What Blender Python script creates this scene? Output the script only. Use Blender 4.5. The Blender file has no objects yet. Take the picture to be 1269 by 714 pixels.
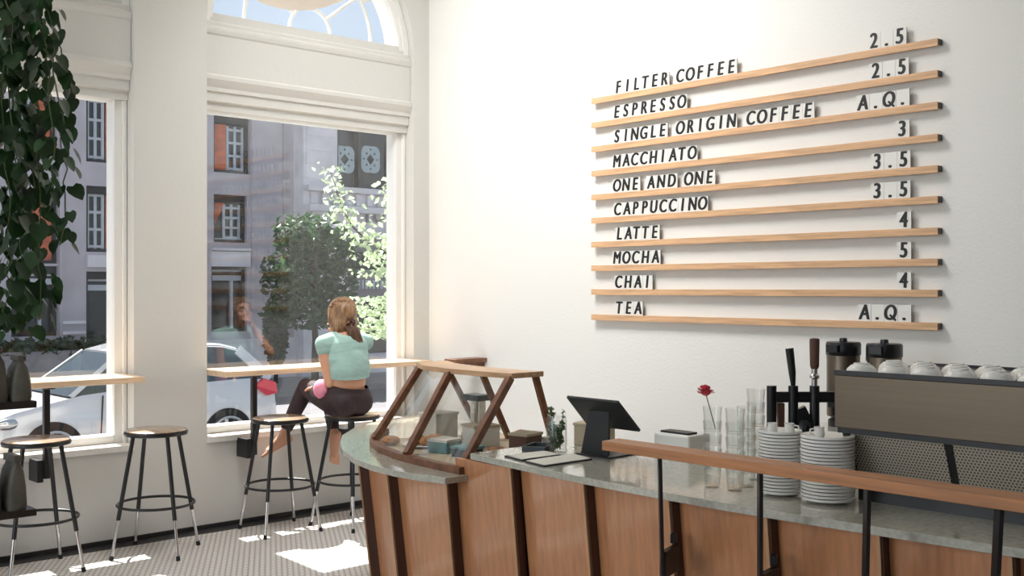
import bpy, bmesh, math, random
from mathutils import Vector, Matrix, Euler
from mathutils.geometry import tessellate_polygon
random.seed(7)
PI = math.pi
S = bpy.context.scene
COL = S.collection

# ------------------------------------------------------------------ camera, world, sun, lights, exposure
CAMP = Vector((-5.18, -6.64, 1.6)); YAW = math.radians(42.4)
cam_d = bpy.data.cameras.new('camera'); cam = bpy.data.objects.new('camera', cam_d); COL.objects.link(cam)
cam_d.sensor_width = 36; cam_d.lens = 38.5; cam_d.clip_start = 0.05; cam_d.clip_end = 300
cam.location = CAMP; cam.rotation_euler = (PI/2, 0, -YAW)
S.camera = cam

W = bpy.data.worlds.new('sky'); S.world = W; W.use_nodes = True
nt = W.node_tree; bg = nt.nodes['Background']
sky = nt.nodes.new('ShaderNodeTexSky'); sky.sky_type = 'NISHITA'; sky.sun_disc = False
sky.sun_elevation = math.radians(55); sky.sun_rotation = math.radians(0); sky.air_density = 1.0; sky.dust_density = 2.0
sc_ = nt.nodes.new('ShaderNodeVectorMath'); sc_.operation = 'SCALE'; sc_.inputs['Scale'].default_value = 0.17; nt.links.new(sky.outputs[0], sc_.inputs[0])
mxs = nt.nodes.new('ShaderNodeMix'); mxs.data_type = 'RGBA'; mxs.inputs['Factor'].default_value = .55   # thin bright cloud over the blue
nt.links.new(sc_.outputs[0], mxs.inputs['A']); mxs.inputs['B'].default_value = (.60, .70, .80, 1)
nt.links.new(mxs.outputs['Result'], bg.inputs[0]); bg.inputs[1].default_value = 1.0

sun_d = bpy.data.lights.new('sun', 'SUN'); sun_d.energy = 17.0; sun_d.angle = math.radians(0.6); sun_d.color = (1, .97, .93)
sun = bpy.data.objects.new('sun', sun_d); COL.objects.link(sun)
sun.rotation_euler = Vector((-0.03, -0.53, -0.848)).to_track_quat('-Z', 'Y').to_euler()

def area(name, loc, direction, sx, sy, power, color=(1, 1, 1)):
    d = bpy.data.lights.new(name, 'AREA'); d.shape = 'RECTANGLE'; d.size = sx; d.size_y = sy; d.energy = power; d.color = color
    o = bpy.data.objects.new(name, d); COL.objects.link(o); o.location = loc
    o.rotation_euler = Vector(direction).to_track_quat('-Z', 'Y').to_euler()
    return o
area('side_window_fill', (-9.62, -2.4, 2.6), (1, 0.02, -.05), 3.8, 3.2, 125, (.93, .97, 1))  # added area lamp in the unseen side opening, fills the room
area('side_window_fill', (-9.62, -7.6, 2.6), (1, 0, -.05), 4.4, 3.2, 20, (.93, .97, 1))  # weaker added fill lamp in the second unseen opening
wl = area('menu_wall_fill', (-1.7, -1.75, 4.9), (.62, .0, -1), 1.4, 1.8, 122, (1, .985, .96)); wl.data.spread = math.radians(125)   # added unseen fill lamp, tilted to brighten the menu wall

S.view_settings.view_transform = 'Standard'; S.view_settings.look = 'None'
S.view_settings.exposure = 0.0; S.view_settings.gamma = 1.0; S.view_settings.use_curve_mapping = False
S.cycles.max_bounces = 10; S.cycles.transparent_max_bounces = 24; S.cycles.use_denoising = True

# ------------------------------------------------------------------ materials
def lin(c):
    return tuple((v/255/12.92) if v/255 <= .04045 else ((v/255+.055)/1.055)**2.4 for v in c) + (1,)
def mat(name, c, rough=.6, metal=0, var=0, vscale=(6, 6, 6), bump=0, bscale=200, coat=0, spec=.5, trans=0, c2=None, detail=4):
    m = bpy.data.materials.new(name); m.use_nodes = True
    n = m.node_tree; b = n.nodes['Principled BSDF']
    b.inputs['Base Color'].default_value = lin(c); b.inputs['Roughness'].default_value = rough
    b.inputs['Metallic'].default_value = metal; b.inputs['Specular IOR Level'].default_value = spec
    b.inputs['Coat Weight'].default_value = coat; b.inputs['Coat Roughness'].default_value = .08
    if var or bump or c2:
        tc = n.nodes.new('ShaderNodeTexCoord')
    if var or c2:
        mp = n.nodes.new('ShaderNodeMapping'); mp.inputs['Scale'].default_value = vscale
        n.links.new(tc.outputs['Object'], mp.inputs['Vector'])
        no = n.nodes.new('ShaderNodeTexNoise'); no.inputs['Scale'].default_value = 1; no.inputs['Detail'].default_value = detail
        n.links.new(mp.outputs[0], no.inputs['Vector'])
        r = n.nodes.new('ShaderNodeValToRGB')
        lo = c2 or tuple(max(0, v*(1-var)) for v in c); hi = c if c2 else tuple(min(255, v*(1+var*.7)) for v in c)
        r.color_ramp.elements[0].position = .3; r.color_ramp.elements[1].position = .7
        r.color_ramp.elements[0].color = lin(lo); r.color_ramp.elements[1].color = lin(hi)
        n.links.new(no.outputs['Fac'], r.inputs[0]); n.links.new(r.outputs[0], b.inputs['Base Color'])
    if bump:
        nb = n.nodes.new('ShaderNodeTexNoise'); nb.inputs['Scale'].default_value = bscale
        n.links.new(tc.outputs['Object'], nb.inputs['Vector'])
        bp = n.nodes.new('ShaderNodeBump'); bp.inputs['Strength'].default_value = bump; bp.inputs['Distance'].default_value = .01
        n.links.new(nb.outputs['Fac'], bp.inputs['Height']); n.links.new(bp.outputs[0], b.inputs['Normal'])
    return m
def glass_mat(name, tint=(1, 1, 1), fres=1.5, boost=1.0):
    m = bpy.data.materials.new(name); m.use_nodes = True; n = m.node_tree
    n.nodes.remove(n.nodes['Principled BSDF']); out = n.nodes['Material Output']
    t = n.nodes.new('ShaderNodeBsdfTransparent'); t.inputs[0].default_value = (*tint, 1)
    g = n.nodes.new('ShaderNodeBsdfGlossy'); g.inputs['Roughness'].default_value = .0
    f = n.nodes.new('ShaderNodeFresnel'); ge = n.nodes.new('ShaderNodeNewGeometry')
    io = n.nodes.new('ShaderNodeMapRange'); io.inputs['To Min'].default_value = fres; io.inputs['To Max'].default_value = 1/fres   # same reflectance on both faces of the pane
    n.links.new(ge.outputs['Backfacing'], io.inputs['Value']); n.links.new(io.outputs[0], f.inputs[0])
    k = n.nodes.new('ShaderNodeMath'); k.operation = 'MULTIPLY'; k.inputs[1].default_value = boost; k.use_clamp = True
    mx = n.nodes.new('ShaderNodeMixShader')
    n.links.new(f.outputs[0], k.inputs[0]); n.links.new(k.outputs[0], mx.inputs[0])
    n.links.new(t.outputs[0], mx.inputs[1]); n.links.new(g.outputs[0], mx.inputs[2]); n.links.new(mx.outputs[0], out.inputs[0])
    return m
def leaf_mat(name, c, var=.35, trans=.35, rough=.45):
    m = mat(name, c, rough, var=var, vscale=(9, 9, 9)); n = m.node_tree; b = n.nodes['Principled BSDF']
    t = n.nodes.new('ShaderNodeBsdfTranslucent'); t.inputs[0].default_value = lin(tuple(min(255, v*1.25) for v in c))
    mx = n.nodes.new('ShaderNodeMixShader'); mx.inputs[0].default_value = trans
    n.links.new(b.outputs[0], mx.inputs[1]); n.links.new(t.outputs[0], mx.inputs[2]); n.links.new(mx.outputs[0], n.nodes['Material Output'].inputs[0])
    return m
M = {}
M['wall'] = mat('painted_plaster', (229, 228, 224), .75, bump=.12, bscale=60)
M['facade'] = mat('painted_brick', (209, 208, 203), .7, bump=.10, bscale=25)  # greyer than the menu wall: its dimmer light is put into the colour
M['trim'] = mat('white_gloss_paint', (232, 231, 227), .35)
M['rearwall'] = mat('dark_timber_wall', (78, 62, 52), .7, var=.1, vscale=(3, 3, .5))
M['ceiling'] = mat('ceiling_paint', (225, 222, 216), .8)
M['border'] = mat('black_tile_border', (34, 34, 36), .4)
M['black'] = mat('black_steel', (24, 25, 28), .38, metal=.0)
M['blackm'] = mat('black_satin', (30, 32, 36), .42)
M['chrome'] = mat('chrome', (205, 205, 205), .18, metal=1)
M['steel'] = mat('brushed_steel', (106, 95, 82), .36, metal=.85, var=.025, vscale=(2, 2, 160))
M['steelp'] = mat('polished_steel', (190, 186, 178), .2, metal=1)
M['oak'] = mat('oak', (202, 160, 118), .42, var=.13, vscale=(40, 3, 40))
M['oakx'] = mat('oak_bar', (226, 196, 164), .28, var=.12, vscale=(3, 40, 40))
M['ledge'] = mat('oak_ledge', (184, 124, 80), .4, var=.13, vscale=(40, 3, 60))
M['rail'] = mat('pine_rail', (214, 172, 132), .5, var=.10, vscale=(60, 5, 90))
M['panel'] = mat('cherry_panel', (194, 134, 92), .34, var=.08, vscale=(50, 50, 4), coat=.25)
M['batten'] = mat('cherry_edge', (196, 152, 112), .4, var=.08, vscale=(60, 60, 5))
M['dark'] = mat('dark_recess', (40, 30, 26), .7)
M['walnut'] = mat('walnut', (122, 80, 54), .42, var=.2, vscale=(25, 25, 25))
M['casetop'] = mat('case_oak', (206, 164, 124), .35, var=.1, vscale=(40, 4, 40))
M['dwood'] = mat('dark_stained_wood', (52, 40, 34), .5, var=.2, vscale=(4, 40, 40))
M['revealshade'] = mat('shade_brown_reveal', (82, 54, 40), .6, var=.12, vscale=(40, 40, 4))  # shade of the panel steps, put into the colour
M['stone'] = mat('grey_green_stone', (184, 182, 168), .12, var=.08, vscale=(60, 60, 60), coat=.5)
M['white'] = mat('white_porcelain', (232, 230, 224), .18)
M['paper'] = mat('paper', (222, 219, 208), .7)
M['letter'] = mat('black_letter', (22, 22, 24), .5)
M['tile'] = mat('cream_letter_tile', (228, 227, 222), .35)
M['tileedge'] = mat('dark_tile_edge', (70, 66, 62), .5)
M['seatwood'] = mat('stool_seat_wood', (158, 136, 112), .25, var=.12, vscale=(30, 4, 30), coat=.4)
M['bag'] = mat('coffee_bag_foil', (112, 108, 98), .55, var=.10, vscale=(14, 14, 14), bump=.3, bscale=25)
M['vine'] = leaf_mat('vine_leaf', (34, 62, 30), .4, .16, .38)
M['stem'] = mat('green_stem', (80, 92, 50), .6)
M['terracotta'] = mat('clay_pot', (150, 110, 90), .7)
M['lantern'] = leaf_mat('paper_lantern', (238, 224, 206), .02, .5, .8)
M['glass'] = glass_mat('window_glass', (.985, .99, .99), 1.5, 1.45)
M['cglass'] = glass_mat('case_glass', (.98, .985, .98), 1.45, .8)
M['tumbler'] = glass_mat('tumbler_glass', (.975, .98, .975), 1.5, 1.1)
# exterior
M['bld'] = mat('grey_stone', (190, 184, 190), .8, var=.06, vscale=(1.5, 1.5, 1.5), bump=.2, bscale=8)
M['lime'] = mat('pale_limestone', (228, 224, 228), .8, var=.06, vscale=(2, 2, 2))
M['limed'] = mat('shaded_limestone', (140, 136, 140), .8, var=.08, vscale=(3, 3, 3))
M['brickrefl'] = mat('reflected_brick', (205, 112, 82), .85, var=.12, vscale=(4, 4, 9))  # colour of a brick building reflected in the panes opposite
M['wframe'] = mat('pale_window_frame', (190, 196, 204), .5)
M['dglass'] = mat('dark_pane', (34, 42, 48), .08, spec=.7)
M['dframe'] = mat('dark_window_frame', (34, 34, 38), .5)
M['lace'] = mat('white_pattern_panel', (168, 184, 190), .6)
M['asphalt'] = mat('asphalt', (112, 110, 112), .9, var=.08, vscale=(3, 3, 3))
M['walk'] = mat('pavement', (150, 146, 142), .9, var=.06, vscale=(2, 2, 2))
M['car'] = mat('silver_car_paint', (206, 208, 212), .22, metal=.25, coat=.8)
M['carglass'] = mat('car_glass', (52, 66, 74), .05, spec=.9)
M['tire'] = mat('tyre_rubber', (26, 26, 28), .8)
M['alloy'] = mat('alloy_rim', (196, 198, 202), .3, metal=.6)
M['tail'] = mat('red_lens', (205, 36, 60), .2, coat=.5)
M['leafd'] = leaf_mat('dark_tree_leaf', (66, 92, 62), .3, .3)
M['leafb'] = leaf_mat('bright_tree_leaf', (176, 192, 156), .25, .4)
M['bark'] = mat('bark', (74, 66, 60), .9, var=.2, vscale=(20, 20, 6))
M['hedge'] = leaf_mat('hedge_leaf', (56, 72, 50), .3, .2)
# person
M['skin'] = mat('skin', (214, 160, 130), .5)
M['hair'] = mat('brown_hair', (112, 76, 54), .42, c2=(52, 32, 24), vscale=(70, 70, 14))
M['hairl'] = mat('blonde_hair', (176, 138, 102), .45, c2=(96, 66, 46), vscale=(60, 60, 12))
M['shirt'] = mat('teal_knit', (156, 188, 181), .8, var=.05, vscale=(12, 12, 30), bump=.2, bscale=40)
M['pants'] = mat('maroon_leggings', (44, 26, 30), .7, var=.1, vscale=(20, 20, 20))
M['pink'] = mat('pink_cloth', (228, 142, 164), .7)
M['redcloth'] = mat('dark_red_cloth', (150, 34, 58), .7)
M['eye'] = mat('eye', (235, 232, 228), .2); M['iris'] = mat('iris', (50, 36, 30), .2); M['lip'] = mat('lip', (190, 104, 100), .45)
# food and small things
M['crust'] = mat('pastry_crust', (176, 122, 74), .6, var=.25, vscale=(40, 40, 40)); M['bread'] = mat('loaf', (140, 92, 58), .7, var=.2, vscale=(30, 30, 30))
M['teal'] = mat('teal_wrapper', (88, 138, 142), .5); M['kraft'] = mat('kraft_board', (186, 172, 146), .75); M['brownbox'] = mat('brown_board', (96, 66, 56), .7)
M['slate'] = mat('slate_tray', (50, 62, 66), .5); M['green'] = leaf_mat('sprig_leaf', (92, 116, 84), .3, .3); M['flower'] = mat('carnation_petal', (236, 92, 106), .6, var=.15, vscale=(60, 60, 60))
M['lidp'] = mat('black_plastic', (26, 27, 30), .3); M['grille'] = None

def floor_mat():
    m = bpy.data.materials.new('penny_tile'); m.use_nodes = True; n = m.node_tree; b = n.nodes['Principled BSDF']
    tc = n.nodes.new('ShaderNodeTexCoord')
    def vm(op, a, bval=None, blink=None):
        v = n.nodes.new('ShaderNodeVectorMath'); v.operation = op
        n.links.new(a, v.inputs[0])
        if bval is not None: v.inputs[1].default_value = bval
        if blink is not None: n.links.new(blink, v.inputs[1])
        return v
    a = .036; s3 = math.sqrt(3)
    def lat(off):
        p = vm('ADD', tc.outputs['Object'], (off[0]*a+100*a, off[1]*a*s3+100*a*s3, 0))
        d = vm('DIVIDE', p.outputs[0], (a, a*s3, 1)); f = vm('FRACTION', d.outputs[0])
        c = vm('SUBTRACT', f.outputs[0], (.5, .5, 0)); e = vm('MULTIPLY', c.outputs[0], (1, s3, 0))
        return vm('LENGTH', e.outputs[0])
    l1, l2 = lat((0, 0)), lat((.5, .5))
    mn = n.nodes.new('ShaderNodeMath'); mn.operation = 'MINIMUM'; n.links.new(l1.outputs['Value'], mn.inputs[0]); n.links.new(l2.outputs['Value'], mn.inputs[1])
    r = n.nodes.new('ShaderNodeValToRGB'); r.color_ramp.elements[0].position = .41; r.color_ramp.elements[1].position = .47
    r.color_ramp.elements[0].color = lin((214, 210, 205)); r.color_ramp.elements[1].color = lin((92, 88, 86))
    n.links.new(mn.outputs[0], r.inputs[0]); n.links.new(r.outputs[0], b.inputs['Base Color']); b.inputs['Roughness'].default_value = .35
    return m
M['floor'] = floor_mat()
def dots_mat(name, base, hole, scale, rad):
    m = bpy.data.materials.new(name); m.use_nodes = True; n = m.node_tree; b = n.nodes['Principled BSDF']
    tc = n.nodes.new('ShaderNodeTexCoord'); mins = []
    for off in ((100, 100, 100), (100, 100.5, 100.5)):
        v = n.nodes.new('ShaderNodeVectorMath'); v.operation = 'MULTIPLY'; v.inputs[1].default_value = (0, scale, scale*.6); n.links.new(tc.outputs['Object'], v.inputs[0])
        ad = n.nodes.new('ShaderNodeVectorMath'); ad.operation = 'ADD'; ad.inputs[1].default_value = off; n.links.new(v.outputs[0], ad.inputs[0])
        f = n.nodes.new('ShaderNodeVectorMath'); f.operation = 'FRACTION'; n.links.new(ad.outputs[0], f.inputs[0])
        s = n.nodes.new('ShaderNodeVectorMath'); s.operation = 'SUBTRACT'; s.inputs[1].default_value = (0, .5, .5); n.links.new(f.outputs[0], s.inputs[0])
        k = n.nodes.new('ShaderNodeVectorMath'); k.operation = 'MULTIPLY'; k.inputs[1].default_value = (0, 1, 1.667); n.links.new(s.outputs[0], k.inputs[0])
        l = n.nodes.new('ShaderNodeVectorMath'); l.operation = 'LENGTH'; n.links.new(k.outputs[0], l.inputs[0]); mins.append(l)
    mn = n.nodes.new('ShaderNodeMath'); mn.operation = 'MINIMUM'; n.links.new(mins[0].outputs['Value'], mn.inputs[0]); n.links.new(mins[1].outputs['Value'], mn.inputs[1])
    r = n.nodes.new('ShaderNodeValToRGB'); r.color_ramp.elements[0].position = rad; r.color_ramp.elements[1].position = rad+.08
    r.color_ramp.elements[0].color = lin(hole); r.color_ramp.elements[1].color = lin(base)
    n.links.new(mn.outputs[0], r.inputs[0]); n.links.new(r.outputs[0], b.inputs['Base Color']); b.inputs['Roughness'].default_value = .4; b.inputs['Metallic'].default_value = .3
    return m
M['grille'] = dots_mat('perforated_sheet', (190, 180, 163), (104, 98, 92), 92, .30)

# ------------------------------------------------------------------ builders
def obj(name, bm, m, parent=None, smooth=False, bevel=0, recalc=True):
    if recalc: bmesh.ops.recalc_face_normals(bm, faces=bm.faces)
    me = bpy.data.meshes.new(name); bm.to_mesh(me); bm.free()
    if smooth:
        for p in me.polygons: p.use_smooth = True
    for k in (m if isinstance(m, (list, tuple)) else [m]): me.materials.append(k)
    o = bpy.data.objects.new(name, me); COL.objects.link(o)
    if parent is not None:
        o.parent = parent
        off = Vector(parent.location); q = parent.parent
        while q is not None: off += Vector(q.location); q = q.parent
        me.transform(Matrix.Translation(-off))
    if bevel:
        b = o.modifiers.new('bevel', 'BEVEL'); b.width = bevel; b.segments = 2; b.limit_method = 'ANGLE'
    if smooth:
        try: me.set_sharp_from_angle(angle=math.radians(40))
        except Exception: pass
    return o
def tag(o, label, cat, group=None, kind=None):
    o['label'] = label; o['category'] = cat
    if group: o['group'] = group
    if kind: o['kind'] = kind
    return o
def thing(name, label, cat, loc=(0, 0, 0), group=None, kind=None):
    o = bpy.data.objects.new(name, None); COL.objects.link(o); o.location = loc; o.empty_display_size = .05
    return tag(o, label, cat, group, kind)
def dup(root, loc, rz, label, group=None):
    r = root.copy(); COL.objects.link(r); r.location = loc; r.rotation_euler = (0, 0, rz); r['label'] = label
    if group: r['group'] = group
    for ch in list(root.children):
        c = ch.copy(); COL.objects.link(c); c.parent = r
        for g in list(ch.children):
            d = g.copy(); COL.objects.link(d); d.parent = c
    return r
def B(): return bmesh.new()
def box(bm, x0, x1, y0, y1, z0, z1, mi=0):
    v = [bm.verts.new((x, y, z)) for z in (z0, z1) for y in (y0, y1) for x in (x0, x1)]
    for q in ((0, 2, 3, 1), (4, 5, 7, 6), (0, 1, 5, 4), (2, 6, 7, 3), (0, 4, 6, 2), (1, 3, 7, 5)):
        f = bm.faces.new([v[i] for i in q]); f.material_index = mi
    return v
def frame_of(d):
    d = Vector(d).normalized(); up = Vector((0, 0, 1)) if abs(d.z) < .95 else Vector((1, 0, 0))
    u = d.cross(up).normalized(); return u, u.cross(d).normalized()
def cone(bm, p0, p1, r0, r1=None, seg=16, mi=0, caps=True):
    r1 = r0 if r1 is None else r1; p0, p1 = Vector(p0), Vector(p1); u, w = frame_of(p1-p0)
    a = [bm.verts.new(p0+(u*math.cos(t)+w*math.sin(t))*r0) for t in (2*PI*i/seg for i in range(seg))]
    b = [bm.verts.new(p1+(u*math.cos(t)+w*math.sin(t))*r1) for t in (2*PI*i/seg for i in range(seg))]
    for i in range(seg):
        f = bm.faces.new((a[i], a[(i+1) % seg], b[(i+1) % seg], b[i])); f.material_index = mi
    if caps:
        for c in (list(reversed(a)), b): f = bm.faces.new(c); f.material_index = mi
def tube(bm, pts, r, seg=8, closed=False, mi=0):
    pts = [Vector(p) for p in pts]; n = len(pts); rings = []
    for i, p in enumerate(pts):
        a = pts[(i-1) % n] if (closed or i > 0) else pts[i]; b = pts[(i+1) % n] if (closed or i < n-1) else pts[i]
        u, w = frame_of(b-a); rr = r[i] if isinstance(r, (list, tuple)) else r
        if rings:  # keep the frame steady
            pu = rings[-1][1]; d = (b-a).normalized(); u = (pu-d*pu.dot(d)).normalized(); w = u.cross(d).normalized()
        rings.append(([bm.verts.new(p+(u*math.cos(2*PI*k/seg)+w*math.sin(2*PI*k/seg))*rr) for k in range(seg)], u))
    for i in range(n if closed else n-1):
        a, b = rings[i][0], rings[(i+1) % n][0]
        for k in range(seg):
            f = bm.faces.new((a[k], a[(k+1) % seg], b[(k+1) % seg], b[k])); f.material_index = mi
    if not closed:
        for q in (list(reversed(rings[0][0])), rings[-1][0]): f = bm.faces.new(q); f.material_index = mi
def lathe(bm, prof, c=(0, 0, 0), seg=28, mi=0):
    rings = []
    for r, z in prof:
        if r < 1e-5: rings.append([bm.verts.new((c[0], c[1], c[2]+z))])
        else: rings.append([bm.verts.new((c[0]+r*math.cos(2*PI*i/seg), c[1]+r*math.sin(2*PI*i/seg), c[2]+z)) for i in range(seg)])
    for a, b in zip(rings, rings[1:]):
        for i in range(seg):
            j = (i+1) % seg
            q = [a[i % len(a)], a[j % len(a)], b[j % len(b)], b[i % len(b)]]
            q = list(dict.fromkeys(q))
            if len(q) > 2: f = bm.faces.new(q); f.material_index = mi
def prism(bm, poly, e, mi=0):
    """extrude a 3-D polygon by vector e"""
    e = Vector(e); a = [bm.verts.new(Vector(p)) for p in poly]; b = [bm.verts.new(Vector(p)+e) for p in poly]; n = len(poly)
    for c in (list(reversed(a)), b): f = bm.faces.new(c); f.material_index = mi
    for i in range(n): f = bm.faces.new((a[i], a[(i+1) % n], b[(i+1) % n], b[i])); f.material_index = mi
def bar(bm, p0, p1, w, t, side=(0, 1, 0), mi=0):
    """a straight bar of width w along `side` and thickness t across it"""
    p0, p1 = Vector(p0), Vector(p1); d = (p1-p0).normalized(); s = Vector(side); s = (s-d*s.dot(d)).normalized(); q = s.cross(d)
    prism(bm, [p0+s*w/2+q*t/2, p0-s*w/2+q*t/2, p0-s*w/2-q*t/2, p0+s*w/2-q*t/2], p1-p0, mi)
def holed(bm, outer, holes, y0, y1, mi=0):
    """a wall in the x-z plane with holes, from y0 to y1"""
    loops = [outer]+holes; flat = [p for l in loops for p in l]
    tris = tessellate_polygon([[Vector((p[0], p[1], 0)) for p in l] for l in loops])
    f0 = [bm.verts.new((p[0], y0, p[1])) for p in flat]; f1 = [bm.verts.new((p[0], y1, p[1])) for p in flat]
    for t in tris:
        try:
            bm.faces.new([f0[i] for i in t]).material_index = mi; bm.faces.new([f1[i] for i in reversed(t)]).material_index = mi
        except ValueError: pass
    k = 0
    for l in loops:
        n = len(l)
        for i in range(n): bm.faces.new((f0[k+i], f0[k+(i+1) % n], f1[k+(i+1) % n], f1[k+i])).material_index = mi
        k += n
def ellipsoid(bm, c, r, seg=16, rings=10, rot=None, mi=0):
    vs = []
    for i in range(rings+1):
        th = PI*i/rings; row = []
        for j in range(1 if i in (0, rings) else seg):
            ph = 2*PI*j/seg; v = Vector((r[0]*math.sin(th)*math.cos(ph), r[1]*math.sin(th)*math.sin(ph), r[2]*math.cos(th)))
            if rot is not None: v = rot @ v
            row.append(bm.verts.new(Vector(c)+v))
        vs.append(row)
    for a, b in zip(vs, vs[1:]):
        for j in range(seg):
            k = (j+1) % seg; q = list(dict.fromkeys([a[j % len(a)], b[j % len(b)], b[k % len(b)], a[k % len(a)]]))
            if len(q) > 2: f = bm.faces.new(q); f.material_index = mi
def struct(name, bm, m, label, cat, **k):
    return tag(obj(name, bm, m, **k), label, cat, kind='structure')
ORD = ['first', 'second', 'third', 'fourth', 'fifth', 'sixth', 'seventh', 'eighth', 'ninth', 'tenth', 'eleventh', 'twelfth', 'thirteenth', 'fourteenth', 'fifteenth', 'sixteenth', 'seventeenth', 'eighteenth', 'nineteenth', 'twentieth']

# ------------------------------------------------------------------ room shell
FY0, FY1 = 0.10, 0.42         # facade thickness
WX = 0.10                     # face of the menu wall
RX, RY, CZ = -9.5, -10.5, 5.0
SILL = 0.61; SPRING = 3.40; RAD = 0.86
BAYS = [(-1.77, -.05), (-3.99, -2.27), (-6.21, -4.49), (-8.43, -6.71)]
def opening(x0, x1, n=28):
    c = (x0+x1)/2; r = (x1-x0)/2
    return [(x0, SILL-.04), (x1, SILL-.04)]+[(c+r*math.cos(PI*i/n), SPRING+r*math.sin(PI*i/n)) for i in range(n+1)]
bm = B(); holed(bm, [(RX-.3, -.7), (WX+.3, -.7), (WX+.3, CZ+.2), (RX-.3, CZ+.2)], [opening(*b) for b in BAYS], FY0, FY1)
struct('wall_facade', bm, M['facade'], 'pale painted street wall with pilasters between arched windows', 'wall')
bm = B(); box(bm, WX, WX+.3, RY, FY0, -.1, CZ+.2); struct('wall_menu', bm, M['wall'], 'large plain white wall behind the counter carrying the menu rails', 'wall')
bm = B(); box(bm, RX, WX, RY-.3, RY, -.1, CZ+.2); struct('wall_rear', bm, M['rearwall'], 'dark timber wall at the rear of the cafe', 'wall')
bm = B(); holed(bm, [(RY, -.1), (FY0, -.1), (FY0, CZ+.2), (RY, CZ+.2)], [[(-4.9, .9), (-.4, .9), (-.4, 4.3), (-4.9, 4.3)], [(-9.9, .9), (-5.3, .9), (-5.3, 4.3), (-9.9, 4.3)]], 0, .3)
bm.transform(Matrix.Translation((RX, 0, 0)) @ Matrix.Rotation(PI/2, 4, 'Z'))
struct('wall_side', bm, M['wall'], 'side wall with two wide window openings', 'wall')
bm = B(); box(bm, RX, WX, RY, FY0, -.1, 0); struct('floor', bm, M['floor'], 'white penny tile floor with dark grout', 'floor')
bm = B(); box(bm, RX, WX, RY, FY0, CZ, CZ+.2); struct('ceiling', bm, M['ceiling'], 'high pale ceiling', 'ceiling')
bm = B(); box(bm, RX, WX, FY0-.13, FY0-.012, .0005, .004); struct('trim_floor_border', bm, M['border'], 'black tile border along the foot of the window wall', 'floor border')
bm = B(); box(bm, RX, WX, FY0-.012, FY0, 0, .03); struct('baseboard_facade', bm, M['border'], 'thin dark skirting at the foot of the window wall', 'baseboard')

def window(i, x0, x1):
    c = (x0+x1)/2; r = (x1-x0)/2; e = .003
    w = thing('window_%d' % i, 'tall arched shop window with fanlight, number %s from the menu wall' % ORD[i-1], 'window', (c, .26, SILL), kind='structure')
    bm = B(); box(bm, x0, x1, FY0-.015, FY1+.08, SILL-.04, SILL); obj('window_sill', bm, M['trim'], w, bevel=.004)
    # transom: head, cornice, frieze, fanlight sill as one moulded profile (y, z)
    prof = [(.37, 2.80), (.29, 2.80), (.29, 2.85), (.235, 2.86), (.235, 2.92), (.20, 2.925), (.20, 2.95), (.17, 2.97), (.13, 3.0), (.13, 3.025), (.185, 3.04),
            (.185, 3.30), (.165, 3.31), (.15, 3.335), (.15, 3.35), (.20, 3.365), (.20, 3.385), (.24, 3.40), (.24, 3.425), (.29, 3.43), (.29, 3.46), (.37, 3.46)]
    prof = [(y if y > .36 else .115+(y-.13)*.42, z) for y, z in prof]
    bm = B(); prism(bm, [(x0+e, y, z) for y, z in prof], (x1-x0-2*e, 0, 0)); obj('transom', bm, M['facade'], w)
    # jamb frames of the lower light, stepped
    bm = B()
    for s, xe in ((1, x0), (-1, x1)):
        for wd, ya, yb in ((.025, .20, .37), (.045 if s > 0 else .072, .23, .36)):
            a, b = sorted((xe+s*e, xe+s*wd)); box(bm, a, b, ya, yb, SILL, 2.80)
    box(bm, x0+.045, x1-.072, .23, .36, SILL, SILL+.05); obj('window_frame', bm, M['trim'], w, bevel=.003)
    bm = B(); box(bm, x0+.04, x1-.06, .255, .261, SILL+.045, 2.81); obj('window_pane', bm, M['glass'], w)
    # fanlight
    n = 40
    def arc(rr, ya, yb, th):
        bmq = B()
        for k in range(n):
            a0, a1 = PI*k/n, PI*(k+1)/n
            P = lambda a, q: (c+q*math.cos(a), ya, SPRING+q*math.sin(a))
            prism(bmq, [P(a0, rr-th), P(a0, rr), P(a1, rr), P(a1, rr-th)], (0, yb-ya, 0))
        bmesh.ops.remove_doubles(bmq, verts=bmq.verts, dist=1e-5); return bmq
    obj('fanlight_frame', arc(r-e, .16, .37, .05), M['trim'], w); obj('fanlight_frame', arc(r-.045, .18, .36, .035), M['trim'], w)
    bm = B(); pl = [(c+(r-.05)*math.cos(PI*k/n), .205, SPRING+(r-.05)*math.sin(PI*k/n)) for k in range(n+1)]; prism(bm, pl, (0, .006, 0)); obj('fanlight_pane', bm, M['glass'], w)
    z0 = 3.46; bars = B()
    def pt(a, q): return (c+q*math.cos(a), .208, z0+q*math.sin(a))
    tube(bars, [pt(PI*k/24, .17) for k in range(25)], .013, 6); tube(bars, [pt(PI*k/30, .53) for k in range(31)], .013, 6)
    for a in (38, 90, 142):
        a = math.radians(a); tube(bars, [pt(a, .17), pt(a, .77)], .013, 6)
    for a in (38, 90, 142):
        a = math.radians(a); q = pt(a, .60); tube(bars, [(q[0]+.07*math.cos(2*PI*k/18), .208, q[2]+.07*math.sin(2*PI*k/18)) for k in range(18)], .010, 6, closed=True)
    obj('fanlight_bar', bars, M['trim'], w, smooth=True)
for i, b in enumerate(BAYS): window(i+1, *b)

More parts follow.
